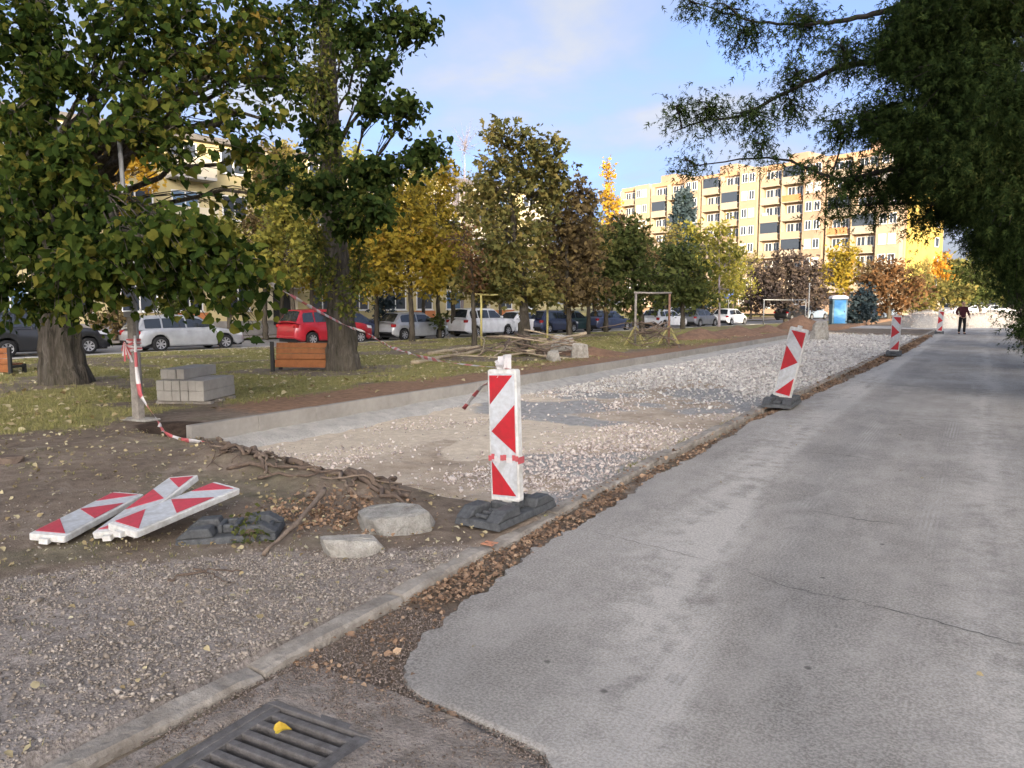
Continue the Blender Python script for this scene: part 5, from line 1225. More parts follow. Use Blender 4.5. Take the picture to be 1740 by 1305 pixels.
# ------------------------------------------------------------------ broken stones
def lump(seed, sx, sy, sz, n=16, flat=.5, rough=.5):
    """angular broken slab as a convex hull"""
    import bmesh
    r = np.random.default_rng(seed); bm = bmesh.new()
    for k in range(n):
        a = 2 * math.pi * k / (n / 2) + r.uniform(-.25, .25); top = k >= n / 2
        rad = 1 + rough * r.uniform(-.35, .15); z_ = (.5 if top else -.5) + r.uniform(-.12, .12)
        bm.verts.new((sx / 2 * rad * math.cos(a) * (.9 if top else 1), sy / 2 * rad * math.sin(a) * (.88 if top else 1), sz * z_))
    bmesh.ops.convex_hull(bm, input=bm.verts)
    bmesh.ops.delete(bm, geom=[v for v in bm.verts if not v.link_faces], context='VERTS')
    bmesh.ops.bevel(bm, geom=list(bm.edges), offset=min(sx, sy, sz) * .045, segments=1, affect='EDGES', profile=.6)
    bmesh.ops.subdivide_edges(bm, edges=list(bm.edges), cuts=3, use_grid_fill=True)
    bmesh.ops.triangulate(bm, faces=list(bm.faces))
    for v in bm.verts:
        q_ = v.co
        v.co += Vector(r.normal(0, min(sx, sy, sz) * .012, 3)) + v.normal * (min(sx, sy, sz) * .06 * (float(fbm(q_.x + q_.z, q_.y - q_.z, 7.0, seed)) - .5))
    me = bpy.data.meshes.new('stone'); bm.to_mesh(me); bm.free(); return me
def place_lump(name, label, cat, mat, loc, dims, rz, seed, group=None, tilt=(0, 0), **k):
    me = lump(seed, *dims, **k); me.materials.append(mat); o = link(bpy.data.objects.new(name, me)); o.location = loc; o.rotation_euler = (tilt[0], tilt[1], rz)
    return tag(o, label, cat, group)
s1 = on_ground(668, 882, .10); place_lump('broken_stone', 'large broken concrete slab lying left of the nearest beacon', 'stone', M_stone, (s1.x, s1.y, gz(s1.x, s1.y) + .055), (.64, .48, .15), R(15), 6, 'broken stones', (R(5), R(-4)))
s2 = on_ground(597, 928, .06); place_lump('broken_stone', 'flat pale wedge of stone in front of the large slab', 'stone', M_stone_pale, (s2.x, s2.y, gz(s2.x, s2.y) + .035), (.46, .34, .11), R(50), 8, 'broken stones', (R(-4), R(5)), rough=.9)
s3 = on_ground(3, 797, .08); place_lump('flat_stone', 'dark flat stone on the soil at the left picture edge', 'stone', M_root, (s3.x, s3.y, gz(s3.x, s3.y) + .01), (.45, .3, .08), R(30), 9)
for k, (u, v, a, b, c) in enumerate([(955, 592, .9, .7, .6), (985, 600, .6, .5, .45), (940, 606, .5, .4, .3)]):
    p = on_ground(u, v + 8, .1)
    place_lump('rubble_block', ['big pale rubble block right of the brush pile', 'smaller pale rubble block on the right of the rubble', 'low rubble piece in front of the pale blocks'][k], 'rubble', M_stone_pale, (p.x, p.y, gz(p.x, p.y) + c * .38), (a, b, c), k * 1.3, 70 + k, 'rubble on the lawn edge', rough=1.0)
# ------------------------------------------------------------------ stacked kerb blocks
stk = on_ground(340, 676, .1); BX, BY = -10.85, 7.2; bz = gz(BX, BY) - .01
blk = MB().box(0, .125, 0, 1.0, 0, .158).build('concrete_block', M_concrete_fresh, None, bevel=.008); first = True
for lay, cnt in ((0, 6), (1, 6), (2, 3)):
    for k in range(cnt):
        o = blk if first else blk.copy()
        if not first: link(o)
        first = False
        ca, sa = math.cos(R(25)), math.sin(R(25)); lx = k * .129 + (.0 if lay < 2 else -.03); ly = random.uniform(-.015, .015) + (0 if lay < 2 else .18)
        o.location = (BX + ca * lx - sa * ly, BY + sa * lx + ca * ly, bz + .06 + lay * .16); o.rotation_euler = (0, 0, R(25) + random.uniform(-.012, .012))
        tag(o, 'grey concrete block, %s from left in the %s of the lawn stack' % (['first', 'second', 'third', 'fourth', 'fifth', 'sixth'][k], ['bottom layer', 'middle layer', 'short top layer'][lay]), 'concrete block', 'concrete blocks stacked on the lawn')
pl = empty('pallet', (BX, BY, bz), R(25)); tag(pl, 'low wooden pallet under the stacked concrete blocks', 'pallet')
for k in range(3): MB().box(-.05, .85, .05 + .36 * k, .15 + .36 * k, -.02, .055).build('board', M_grey_wood, pl)
# ------------------------------------------------------------------ benches
def bench(label, loc, rz):
    b = empty('bench', loc, rz); tag(b, label, 'bench', 'wooden benches on the lawn')
    for k in range(3): MB().box(-.72, .72, -.02, .02, .40 + .135 * k - .28 * (k == 9), .525 + .135 * k).build('back_plank', M_bench_wood, b, bevel=.006).rotation_euler = (R(-8), 0, 0)
    for k in range(3): MB().box(-.72, .72, .10 + .13 * k, .22 + .13 * k, .36, .40).build('seat_plank', M_bench_wood, b, bevel=.006)
    MB().box(-.72, .72, -.025, .015, .20, .385).build('back_plank', M_bench_wood, b, bevel=.006)
    for s in (-1, 1):
        l = MB(); l.box(s * .78 - .04, s * .78 + .04, -.06, .0, -.05, .82); l.box(s * .78 - .04, s * .78 + .04, .40, .46, -.05, .38); l.box(s * .78 - .039, s * .78 + .039, .001, .399, .30, .36)
        l.build('leg', M_dark_iron, b)
p = on_ground(517, 634, -.02); bench('brown wooden bench seen from behind, left of the second trunk', (p.x, p.y, gz(p.x, p.y) - .12), R(25))
p = on_ground(-30, 632, -.02); bench('orange brown bench cut by the left picture edge', (p.x, p.y, gz(p.x, p.y) - .14), R(25))

# ------------------------------------------------------------------ sticks, roots, brush
def stick(name, label, cat, pts, r0, r1, mat, group=None, parent=None, seed=1, n=14, wob=.02):
    r = np.random.default_rng(seed); P = np.array([tuple(p) for p in pts], float); t_ = np.linspace(0, len(P) - 1, n)
    Q = np.stack([np.interp(t_, np.arange(len(P)), P[:, k]) for k in range(3)], 1); Q[1:-1] += r.normal(0, wob, (n - 2, 3)) * np.array([1, 1, .4])
    m = MB().tube(Q, np.linspace(r0, r1, n) * (1 + .15 * r.normal(0, 1, n)), 7); o = m.build(name, mat, parent, smooth=True)
    if label: tag(o, label, cat, group)
    return o
a = on_ground(448, 938, .06); b = on_ground(552, 843, .10)
stick('stick', 'pale bent stick lying between the rubber foot and the slab', 'stick', [(a.x, a.y, gz(a.x, a.y) + .02), ((a.x + b.x) / 2 + .05, (a.y + b.y) / 2, gz((a.x + b.x) / 2, (a.y + b.y) / 2) + .09), (b.x, b.y, gz(b.x, b.y) + .13)], .013, .024, M_stick, seed=4, wob=.008)
a = on_ground(285, 985, .05); b = on_ground(410, 965, .05)
stick('twig', 'thin dark twig lying on the soil edge in front of the rubber foot', 'twig', [(a.x, a.y, gz(a.x, a.y) + .012), ((a.x + b.x) / 2, (a.y + b.y) / 2 + .03, gz((a.x + b.x) / 2, (a.y + b.y) / 2) + .03), (b.x, b.y, gz(b.x, b.y) + .012)], .008, .004, M_root, seed=14, wob=.012)
a = on_ground(330, 968, .05); b = on_ground(395, 990, .05)
stick('twig', 'short forked twig crossing the thin dark twig', 'twig', [(a.x, a.y, gz(a.x, a.y) + .02), (b.x, b.y, gz(b.x, b.y) + .012)], .006, .003, M_root, seed=15, wob=.012)
rt = empty('uprooted_roots', (-5.4, 4.85, gz(-5.4, 4.85))); tag(rt, 'tangle of torn roots along the near lip of the gravel bed', 'roots')
rr = np.random.default_rng(12)
for k in range(26):
    x = rr.uniform(-6.6, -4.2); L = rr.uniform(.4, 1.3); a_ = rr.normal(-.15, .4); yb = float(bed_start(np.array([x]))[0]) - rr.uniform(.0, .28)
    pts = []
    for q in range(6):
        xx = x + L * (q / 5 - .5) * math.cos(a_); yy = yb + L * (q / 5 - .5) * math.sin(a_); pts.append((xx + 5.4, yy - 4.85, gz(xx, yy) + rr.uniform(.0, .07) - gz(-5.4, 4.85)))
    rad = rr.uniform(.008, .03) * (1.3 if k < 6 else 1)
    stick('root', None, None, pts, rad, rad * .4, [M_root, M_stick][k % 3 == 0], parent=rt, seed=k, wob=.025)
for k, (pa, pb, lab) in enumerate([((700, 624), (835, 600), 'long peeled pole lying on the lawn in front of the yellow frame'), ((728, 606), (815, 596), 'shorter peeled pole behind the long one on the lawn')]):
    A_ = on_ground(*pa, -.02); B_ = on_ground(*pb, -.05)
    stick('log', lab, 'log', [(A_.x, A_.y, gz(A_.x, A_.y) + .06), (B_.x, B_.y, gz(B_.x, B_.y) + .10)], .06, .05, M_pale_wood, 'peeled poles on the lawn', seed=90 + k, wob=.03)
bp_ = on_ground(892, 606, .05); brush = empty('brush_pile', (bp_.x, bp_.y, gz(bp_.x, bp_.y))); tag(brush, 'pile of cut branches and boards below the yellow frame', 'brush pile')
for k in range(46):
    a_ = rr.uniform(0, 6.28); L = rr.uniform(.8, 2.4); c = np.array([rr.normal(0, .7), rr.normal(0, .7), rr.uniform(.05, .55)]); dz = rr.uniform(-.25, .25)
    d = np.array([math.cos(a_), math.sin(a_), dz]) * L / 2; p0, p1_ = c - d, c + d; p0[2] = max(p0[2], .0); p1_[2] = max(p1_[2], .0)
    stick('branch', None, None, [p0, c + rr.normal(0, .05, 3), p1_], rr.uniform(.02, .05), .01, [M_stick, M_root, M_pale_wood][k % 3], parent=brush, seed=k, n=7)
sp_ = on_ground(886, 600, 0)
stick('tree_stump', 'dark broken tree stump standing in the brush pile', 'stump', [(sp_.x, sp_.y, -.1), (sp_.x + .05, sp_.y, .9), (sp_.x + .1, sp_.y, 1.5)], .22, .10, M_bark_dark, seed=5, wob=.03)
sb_ = on_ground(1105, 592, .05); sbr = empty('brush_pile', (sb_.x, sb_.y, gz(sb_.x, sb_.y))); tag(sbr, 'heap of twigs and roots under the frame with splayed struts', 'brush pile')
for k in range(34):
    a_ = rr.uniform(0, 6.28); L = rr.uniform(.5, 1.6); c = np.array([rr.normal(0, .45), rr.normal(0, .45), rr.uniform(.1, .8)]); d = np.array([math.cos(a_), math.sin(a_), rr.uniform(-.5, .5)]) * L / 2
    p0, p1_ = c - d, c + d; p0[2] = max(p0[2], 0); p1_[2] = max(p1_[2], 0)
    stick('branch', None, None, [p0, c + rr.normal(0, .08, 3), p1_], rr.uniform(.015, .035), .008, [M_stick, M_root][k % 2], parent=sbr, seed=k, n=7, wob=.04)

# ------------------------------------------------------------------ steel frames
def frame(label, a, b, h, ma, mb_, struts=False, over=.25):
    a = Vector(a); b = Vector(b); root = empty('steel_frame', a); tag(root, label, 'frame', 'steel carpet frames on the lawn')
    d = b - a
    MB().tube([(0, 0, -.1), (0, 0, h)], .045, 10).build('post', ma, root, smooth=True)
    MB().tube([(d.x, d.y, -.1), (d.x, d.y, h)], .045, 10).build('post', mb_, root, smooth=True)
    e = d.normalized() * over
    MB().tube([(-e.x, -e.y, h + .03), (d.x / 2, d.y / 2, h + .015), (d.x + e.x, d.y + e.y, h + .03)], .04, 10).build('top_bar', M_grey_wood if struts else ma, root, smooth=True)
    if struts:
        nrm = Vector((-d.y, d.x, 0)).normalized()
        for q in (Vector((0, 0, 0)), d):
            for s in (-1, 1):
                for w_ in (nrm, d.normalized()):
                    MB().tube([q + Vector((0, 0, .85)), q + w_ * s * .6], .025, 7).build('strut', M_yellow_steel, root)
p, q = on_ground(818, 592, -.08), on_ground(930, 588, -.06); frame('yellow steel carpet frame behind the brush pile', p, q, 2.05, M_yellow_steel, M_yellow_steel)
p, q = on_ground(1079, 592, -.02), on_ground(1136, 590, -.02); frame('wooden topped frame with splayed struts, one post rusty', p, q, 2.05, M_grey_wood, M_rusty, True, .08)
p, q = on_ground(1297, 552, -.06), on_ground(1368, 550, -.06); frame('far pale steel frame under the purple brown tree', p, q, 2.0, M_galv, M_galv, False, .1)
p = on_ground(1373, 549, -.03); po = empty('pole', p); tag(po, 'thin pale pole beside the far steel frame', 'pole')
MB().tube([(0, 0, -.1), (0, 0, 3.4)], .05, 8).build('shaft', M_galv, po); MB().tube([(0, 0, 3.4), (0, 0, 3.46)], .07, 8).build('cap', M_galv, po)

# ------------------------------------------------------------------ soil ridges, block, heaps
M_soil = simple('orange_soil', (0.30, 0.18, 0.11), (0.17, 0.10, 0.065), 4, 0.95, bstr=.9, bdist=.05, coord='World')
M_heapgravel = simple('heap_gravel', (0.52, 0.50, 0.46), (0.33, 0.31, 0.28), 14, 0.95, bstr=1, bdist=.05, coord='World')
def mound(name, label, cat, x, y, rx, ry, h, mat, seed, group=None, z0=None, peak=1.4):
    n, m = 22, 14; V = []
    r = np.random.default_rng(seed); ph = r.uniform(0, 6, 4)
    for i in range(m):
        f = i / (m - 1)
        for j in range(n):
            a_ = 2 * math.pi * j / n; k = 1 + .13 * math.sin(2 * a_ + ph[0]) + .10 * math.sin(3 * a_ + ph[1]) + .05 * math.sin(7 * a_ + ph[2])
            V.append((rx * f * k * math.cos(a_), ry * f * k * math.sin(a_), h * (1 - f ** peak) * (1 + .15 * math.sin(a_ + ph[3])) + r.normal(0, .03 * h) * (0 < i < m - 1) - (.08 if i == m - 1 else 0)))
    F = [(i * n + j, (i + 1) * n + j, (i + 1) * n + (j + 1) % n, i * n + (j + 1) % n) for i in range(m - 1) for j in range(n)]
    o = MB().add(V, F).build(name, mat, None, smooth=True); o.location = (x, y, gz(x, y) if z0 is None else z0)
    return tag(o, label, cat, group)
for k, (u, v, rx, ry, h, lab) in enumerate([(1010, 606, 1.2, .8, .22, 'low orange soil mound right of the rubble blocks'), (1190, 577, 1.3, 1.6, .42, 'soil mound right of the splayed frame'), (1250, 571, 1.3, 2.2, .42, 'orange soil mound below the white hatchback'),
                                            (1300, 566, 1.2, 2.0, .36, 'last orange soil mound left of the leaning beacon'), (1365, 560, 1.6, 1.5, .75, 'brown rubble heap behind the leaning beacon')]):
    p = on_ground(u, v, .05); mound('soil_mound', lab, 'soil mound', p.x, p.y, rx, ry, h, M_soil, 30 + k, 'soil mounds beyond the tall kerb')
p = on_ground(1393, 577, -.05)
place_lump('concrete_block', 'tall pale concrete lump standing on the gravel behind the leaning beacon', 'concrete', M_stone_pale, (p.x, p.y, .30), (.95, .8, .85), .4, 81, rough=.6)

# portable toilet cabin
tb_ = on_ground(1423, 553, -.03); tl = empty('toilet_cabin', (tb_.x, tb_.y, -.03), R(22)); tag(tl, 'blue portable toilet cabin with white roof', 'toilet cabin')
M_tblue = simple('blue_plastic', (0.035, 0.22, 0.47), (0.028, 0.18, 0.40), 3, .4); M_tgrey = simple('grey_blue_plastic', (0.12, 0.20, 0.24), None, 3, .5); M_troof = simple('white_roof', (.76, .76, .78), None, 3, .5)
MB().box(-.55, .55, -.55, .55, .12, 2.05).build('shell', M_tgrey, tl, bevel=.03)
MB().box(-.42, .42, -.585, -.552, .18, 1.95).build('door', M_tblue, tl, bevel=.01)
MB().box(.30, .36, -.62, -.586, 1.0, 1.14).build('handle', M_dark_iron, tl)
MB().prism([(-.62, 2.05), (.62, 2.05), (.56, 2.22), (.3, 2.32), (-.3, 2.32), (-.56, 2.22)], -.62, .62).build('roof', M_troof, tl, bevel=.02)
MB().box(-.60, .60, -.60, .60, 0, .12).build('skid', M_dark_iron, tl)
for s in (-1, 1): MB().box(s * .562 - .012, s * .562 + .012, -.4, .4, 1.65, 1.9).build('vent', M_dark_iron, tl)

# parking sign
sg_ = at_depth(1237, 545, 70); sg = empty('parking_sign', (sg_.x, sg_.y, -.25), R(31.5)); tag(sg, 'blue square parking sign on a post behind the parked cars', 'sign')
MB().tube([(0, 0, 0), (0, 0, 3.0)], .03, 8).build('post', M_galv, sg)
M_sblue = simple('sign_blue', (0.025, 0.09, 0.36), None, 3, .4)
pn = MB().prism(rounded(-.42, .42, 2.35, 3.19, .05), -.05, -.035).build('panel', M_sblue, sg)
lt = MB().box(-.17, -.07, -.056, -.051, 2.48, 3.06)
N_ = 10; Vv = []
for k in range(N_ + 1):
    a_ = -math.pi / 2 + math.pi * k / N_
    for rr_ in (.17, .075): Vv.append((.03 + rr_ * math.cos(a_) * 1.05, -.054, 2.89 + rr_ * math.sin(a_)))
lt.add(Vv, [(2 * k, 2 * k + 2, 2 * k + 3, 2 * k + 1)[::-1] for k in range(N_)])
lt.box(-.068, .03, -.056, -.051, 2.965, 3.06); lt.box(-.068, .03, -.056, -.051, 2.72, 2.815)
lt.build('letter', M_white_plastic, pn)

# ------------------------------------------------------------------ person standing at the end of the lane
pp = on_ground(1634, 568, 0); per = empty('person', (pp.x, pp.y, .0), R(20)); tag(per, 'person in dark maroon jacket and black trousers standing at the far end of the lane', 'person')
M_skin = simple('skin', (.45, .28, .20), None, 5, .6); M_maroon = simple('maroon_cloth', (.075, .018, .026), (.045, .012, .018), 9, .9); M_trouser = simple('black_cloth', (.014, .014, .016), None, 9, .9); M_hair = simple('dark_hair', (.03, .024, .02), None, 30, .7)
def skin(name, verts, edges, mat, parent, root_i=0, sub=2):
    me = bpy.data.meshes.new(name); me.from_pydata([v[:3] for v in verts], edges, []); o = link(bpy.data.objects.new(name, me), parent)
    md = o.modifiers.new('skin', 'SKIN'); md.use_smooth_shade = True
    for k, v in enumerate(verts):
        sv = me.skin_vertices[0].data[k]; sv.radius = (v[3], v[4] if len(v) > 4 else v[3]); sv.use_root = (k == root_i)
    ss = o.modifiers.new('sub', 'SUBSURF'); ss.levels = sub; ss.render_levels = sub; me.materials.append(mat); return o
# facing -y locally; front is -y
BV = [(0, 0, .96, .11, .085), (0, 0, 1.18, .11, .085), (0, .01, 1.38, .15, .10), (0, 0, 1.50, .055), (0, -.01, 1.58, .065), (0, -.015, 1.68, .088, .095), (0, -.01, 1.755, .06),
      (.19, .01, 1.42, .055), (.27, .05, 1.16, .042), (.30, -.10, .98, .032), (.31, -.15, .92, .028),
      (-.19, .01, 1.42, .055), (-.30, .07, 1.18, .042), (-.22, -.10, 1.04, .032), (-.17, -.15, 1.01, .028),
      (.10, 0, .88, .085), (.11, -.01, .49, .058), (.12, .02, .09, .042), (.13, -.12, .045, .035), (-.10, 0, .88, .085), (-.12, -.02, .49, .058), (-.14, .02, .09, .042), (-.16, -.12, .045, .035)]
BE = [(0, 1), (1, 2), (2, 3), (3, 4), (4, 5), (5, 6), (2, 7), (7, 8), (8, 9), (9, 10), (2, 11), (11, 12), (12, 13), (13, 14), (0, 15), (15, 16), (16, 17), (17, 18), (0, 19), (19, 20), (20, 21), (21, 22)]
for (hand, prev, sx) in ((10, 9, 1), (14, 13, -1)):
    hx, hy_, hz = BV[hand][:3]
    for q in range(4):
        i_ = len(BV); BV += [(hx + sx * (-.012 + .012 * q) * .9, hy_ - .045, hz - .03 - .004 * q, .0095), (hx + sx * (-.012 + .012 * q), hy_ - .06 - .004 * (q in (1, 2)), hz - .065, .008)]; BE += [(hand, i_), (i_, i_ + 1)]
    i_ = len(BV); BV += [(hx - sx * .03, hy_ - .02, hz - .02, .0095), (hx - sx * .04, hy_ - .04, hz - .045, .008)]; BE += [(hand, i_), (i_, i_ + 1)]
bd = skin('body', BV, BE, M_skin, per)
JV = [(0, 0, .84, .16, .13), (0, 0, 1.08, .155, .12), (0, .01, 1.36, .175, .125), (0, .005, 1.49, .085), (.20, .01, 1.42, .078), (.28, .055, 1.16, .062), (.305, -.08, 1.00, .05), (-.20, .01, 1.42, .078), (-.31, .075, 1.18, .062), (-.235, -.08, 1.055, .05)]
skin('jacket', JV, [(0, 1), (1, 2), (2, 3), (2, 4), (4, 5), (5, 6), (2, 7), (7, 8), (8, 9)], M_maroon, per)
TV = [(0, 0, .97, .135, .115), (.095, 0, .86, .10), (.11, -.01, .49, .078), (.12, .02, .10, .065), (-.095, 0, .86, .10), (-.12, -.02, .49, .078), (-.14, .02, .10, .065)]
skin('trousers', TV, [(0, 1), (1, 2), (2, 3), (0, 4), (4, 5), (5, 6)], M_trouser, per)
for x_ in (.12, -.14): skin('shoe', [(x_, .05, .05, .048), (x_ * 1.06, -.06, .045, .05, .04), (x_ * 1.12, -.16, .04, .042, .03)], [(0, 1), (1, 2)], M_trouser, per)
skin('hair', [(0, .03, 1.64, .07), (0, .02, 1.72, .092), (0, -.0, 1.765, .075)], [(0, 1), (1, 2)], M_hair, per)
fm = MB()
fm.prism([(-.014, 1.635), (.014, 1.635), (0, 1.69)], -.135, -.09); fm.box(-.03, .03, -.112, -.09, 1.60, 1.612)
fm.build('nose_and_mouth', M_skin, per)
for s in (-1, 1):
    MB().box(s * .035 - .013, s * .035 + .013, -.114, -.095, 1.675, 1.69).build('eye', M_hair, per); MB().box(s * .088 - .012, s * .088 + .012, -.03, .02, 1.64, 1.70).build('ear', M_skin, per, bevel=.008)

# ------------------------------------------------------------------ scattered stuff
OCT = np.array([(1, 0, 0), (-1, 0, 0), (0, 1, 0), (0, -1, 0), (0, 0, 1), (0, 0, -1)], float)
OCF = np.array([(0, 2, 4), (2, 1, 4), (1, 3, 4), (3, 0, 4), (2, 0, 5), (1, 2, 5), (3, 1, 5), (0, 3, 5)])
def stones(name, label, X, Y, S, mat, seed, zoff=.25, zs=None, kind='stuff'):
    r = np.random.default_rng(seed); n = len(X)
    q = r.normal(0, 1, (n, 4)); q /= np.linalg.norm(q, axis=1, keepdims=True); a, b, c, d = q.T
    Rm = np.stack([1 - 2 * (c * c + d * d), 2 * (b * c - d * a), 2 * (b * d + c * a), 2 * (b * c + d * a), 1 - 2 * (b * b + d * d), 2 * (c * d - b * a), 2 * (b * d - c * a), 2 * (c * d + b * a), 1 - 2 * (b * b + c * c)], 1).reshape(n, 3, 3)
    V = OCT[None] * (1 + r.uniform(-.35, .35, (n, 6, 1))) + r.normal(0, .16, (n, 6, 3))
    V = V * (r.uniform(.6, 1.2, (n, 1, 3)) * S[:, None, None] / 2)
    V = np.einsum('nij,nkj->nki', Rm, V); V[..., 2] *= .8
    Z = zg(X, Y) if zs is None else zs
    V += np.stack([X, Y, Z + S * zoff], 1)[:, None, :]
    F = OCF[None] + (np.arange(n) * 6)[:, None, None]
    return tag(np_mesh(name, V.reshape(-1, 3), F.reshape(-1, 3), mat), label, kind=kind)
M_fine = island_mat('fine_gravel_stone', [(0.1, (0.14, 0.115, 0.09)), (0.4, (0.265, 0.225, 0.18)), (0.75, (0.39, 0.34, 0.28)), (0.97, (0.55, 0.49, 0.42))])
M_crush = island_mat('crushed_stone', [(0.1, (0.27, 0.225, 0.195)), (0.4, (0.48, 0.41, 0.36)), (0.75, (0.64, 0.565, 0.50)), (0.97, (0.74, 0.68, 0.61))])
M_grit = island_mat('brown_grit', [(0.1, (0.09, 0.07, 0.055)), (0.5, (0.19, 0.15, 0.12)), (0.97, (0.33, 0.27, 0.225))])
def reject(n, x0, x1, y0, y1, dens, seed, ypow=1.0):
    r = np.random.default_rng(seed); X = r.uniform(x0, x1, n); Y = y0 + (y1 - y0) * r.random(n) ** ypow
    k = r.random(n) < dens(X, Y); return X[k], Y[k], r
X, Y, r = reject(52000, -6.4, -2.62, .7, 4.2, lambda x, y: np.maximum(m_gravel(x, y), .05) * (.45 + .55 * (fbm(x, y, 1.6, 2) > .42)), 1)
stones('gravel', 'fine brownish gravel covering the near left corner', X, Y, r.uniform(.006, .021, len(X)) * (1 + (r.random(len(X)) > .97) * .9), M_fine, 2)
def bed_d(x, y):
    nearkerb = 1.0 * sstep(-4.9, -4.1, x + .8 * (fbm(x, y, 1.2, 0) - .5)) * sstep(5.6, 6.6, y) * sstep(11.0, 9.5, y)
    farall = sstep(11.8, 15.5, y + .5 * (x + 5)) * (1 - .75 * sstep(.5, .6, fbm(x, y, .45, 3)) * sstep(20, 15, y))
    strip_ = sstep(-6.2, -6.8, x) * sstep(12.0, 14, y) * .9
    return bed_mask(x, y) * np.clip(np.maximum.reduce([nearkerb, farall, strip_, .05 + 0 * x + .25 * sstep(.56, .66, fbm(x, y, 1.1, 4))]), 0, 1) * (x > -7.5) * (x < -3.0)
X, Y, r = reject(62000, -7.6, -2.95, 5.0, 46, bed_d, 3, 1.9)
S = r.uniform(.016, .05, len(X)) ** 1.0 * (1 + (r.random(len(X)) > .93) * .8) * np.interp(Y, [5, 10, 18, 45], [.85, 1.0, 1.7, 2.4])
M_crush_far = island_mat('pale_crushed_stone', [(0.1, (0.32, 0.295, 0.26)), (0.4, (0.52, 0.485, 0.435)), (0.75, (0.67, 0.635, 0.575)), (0.97, (0.77, 0.74, 0.68))])
fr_ = r.random(len(X)) < sstep(10.5, 14.5, Y + 1.2 * (fbm(X, Y, .5, 2) - .5))
stones('gravel', 'pinkish crushed stone in the near part of the parking bed', X[~fr_], Y[~fr_], S[~fr_], M_crush, 4)
stones('gravel', 'pale grey crushed stone filling the far part of the parking bed', X[fr_], Y[fr_], S[fr_], M_crush_far, 5)
for k, (u, rx, h, lab) in enumerate([(1583, 2.4, 1.0, 'pale gravel heap left of the standing person'), (1674, 2.5, 1.05, 'wider pale gravel heap right of the standing person')]):
    p = at_depth(u, 557, 54.0)
    o = mound('gravel_heap', lab, 'gravel heap', p.x, p.y, rx, 1.8, h, M_heapgravel, 50 + k, 'pale gravel heaps', -.02, 4.0)
    rr2 = np.random.default_rng(60 + k); n = 1100; th = rr2.uniform(0, 6.28, n); f = np.sqrt(rr2.random(n))
    st = stones('stones', None, p.x + rx * f * np.cos(th), p.y + 1.8 * f * np.sin(th), rr2.uniform(.05, .14, n), M_crush, 70 + k, 0.0, h * (1 - f ** 4.0) + .0)
    st.parent = o; st.matrix_parent_inverse = Matrix.Translation(-o.location)
X, Y, r = reject(34000, -2.66, -1.15, 0.9, 3.2, lambda x, y: (x < road_left(y)) * np.clip(.12 + 1.5 * (fbm(x, y, 2.5, 1) - .38) + .8 * (y > 2.3), 0, 1) * np.where((x > -1.9) & (y < 2.3), .35, 1) * ~((x > -2.48) & (x < -1.9) & (y < 2.16)), 9)
stones('grit', 'loose grit between the kerb, the grate and the asphalt', X, Y, r.uniform(.005, .015, len(X)), M_grit, 10, .3, np.full(len(X), -.018))

M_litter = island_mat('brown_leaf_litter', [(0.05, (0.075, 0.052, 0.036)), (0.3, (0.18, 0.115, 0.072)), (0.6, (0.28, 0.175, 0.105)), (0.86, (0.39, 0.275, 0.175)), (0.99, (0.54, 0.43, 0.26))], .8)
M_lawnleaf = island_mat('fallen_lawn_leaf', [(0.05, (0.19, 0.13, 0.06)), (0.4, (0.34, 0.27, 0.14)), (0.75, (0.46, 0.40, 0.24)), (0.99, (0.58, 0.53, 0.38))], .8)
def flat_leaves(name, label, X, Y, S, mat, seed, Z=None, lift=.012, tilt=.35):
    r = np.random.default_rng(seed); n = len(X); a_ = r.uniform(0, 6.28, n)
    P = np.stack([X, Y, (zg(X, Y) if Z is None else Z) + lift + r.uniform(0, .02, n)], 1)
    T = np.stack([np.cos(a_), np.sin(a_), r.normal(0, tilt, n)], 1); N = np.stack([r.normal(0, tilt, n), r.normal(0, tilt, n), np.ones(n)], 1)
    V, F = leaf_mesh(P, T, N, S, 'broad'); return tag(np_mesh(name, V, F, mat), label, kind='stuff')
def litter_d(x, y):
    l = road_left(y); kx = np.interp(y, [0, 3, 5.9, 8, 12.6, 18, 30, 45, 58], [-2.72, -2.74, -2.86, -2.92, -2.97, -2.86, -2.78, -2.72, -2.7]) + .05
    w_ = l - kx; t_ = (x - kx) / np.maximum(w_, .03)
    return ((t_ > -.1) * sstep(1.15, .7, t_) * (.08 + .92 * sstep(2.6, 3.6, y))) * (.22 + .78 * sstep(.40, .52, fbm(x, y, 2, 3)))
X, Y, r = reject(75000, -3.0, -1.6, 2.4, 46, litter_d, 20, 1.9)
Zl = np.where(X > road_left(Y), .008, zg(X, Y))
flat_leaves('leaf_litter', 'rusty brown dead leaves along the foot of the kerb', X, Y, r.uniform(.010, .030, len(X)) * (1 + (r.random(len(X)) > .9) * .7) * np.interp(Y, [2, 10, 30, 46], [1, 1.3, 2.4, 3.0]), M_litter, 21, Zl)
X, Y, r = reject(6500, -27, -6.5, 3.0, 40, lambda x, y: m_grass(x, y) * .8 + .15 * (x < -8.6) * (x > street_x(y)), 22, 1.4)
flat_leaves('fallen_leaves', 'pale yellow leaves scattered over the lawn', X, Y, r.uniform(.05, .11, len(X)), M_lawnleaf, 23, lift=.03)
X, Y, r = reject(1500, -9.5, -2.8, 1.2, 5.6, lambda x, y: (1 - bed_mask(x, y)) * (.25 + .75 * (1 - m_gravel(x, y))), 24)
flat_leaves('fallen_leaves', 'dry leaves scattered on the bare soil in the left foreground', X, Y, r.uniform(.018, .05, len(X)), M_lawnleaf, 25)
X, Y, r = reject(3000, -4.9, -3.3, 3.6, 4.9, lambda x, y: np.exp(-(((x + 4.25) / .55) ** 2 + ((y - 4.25) / .38) ** 2)), 26)
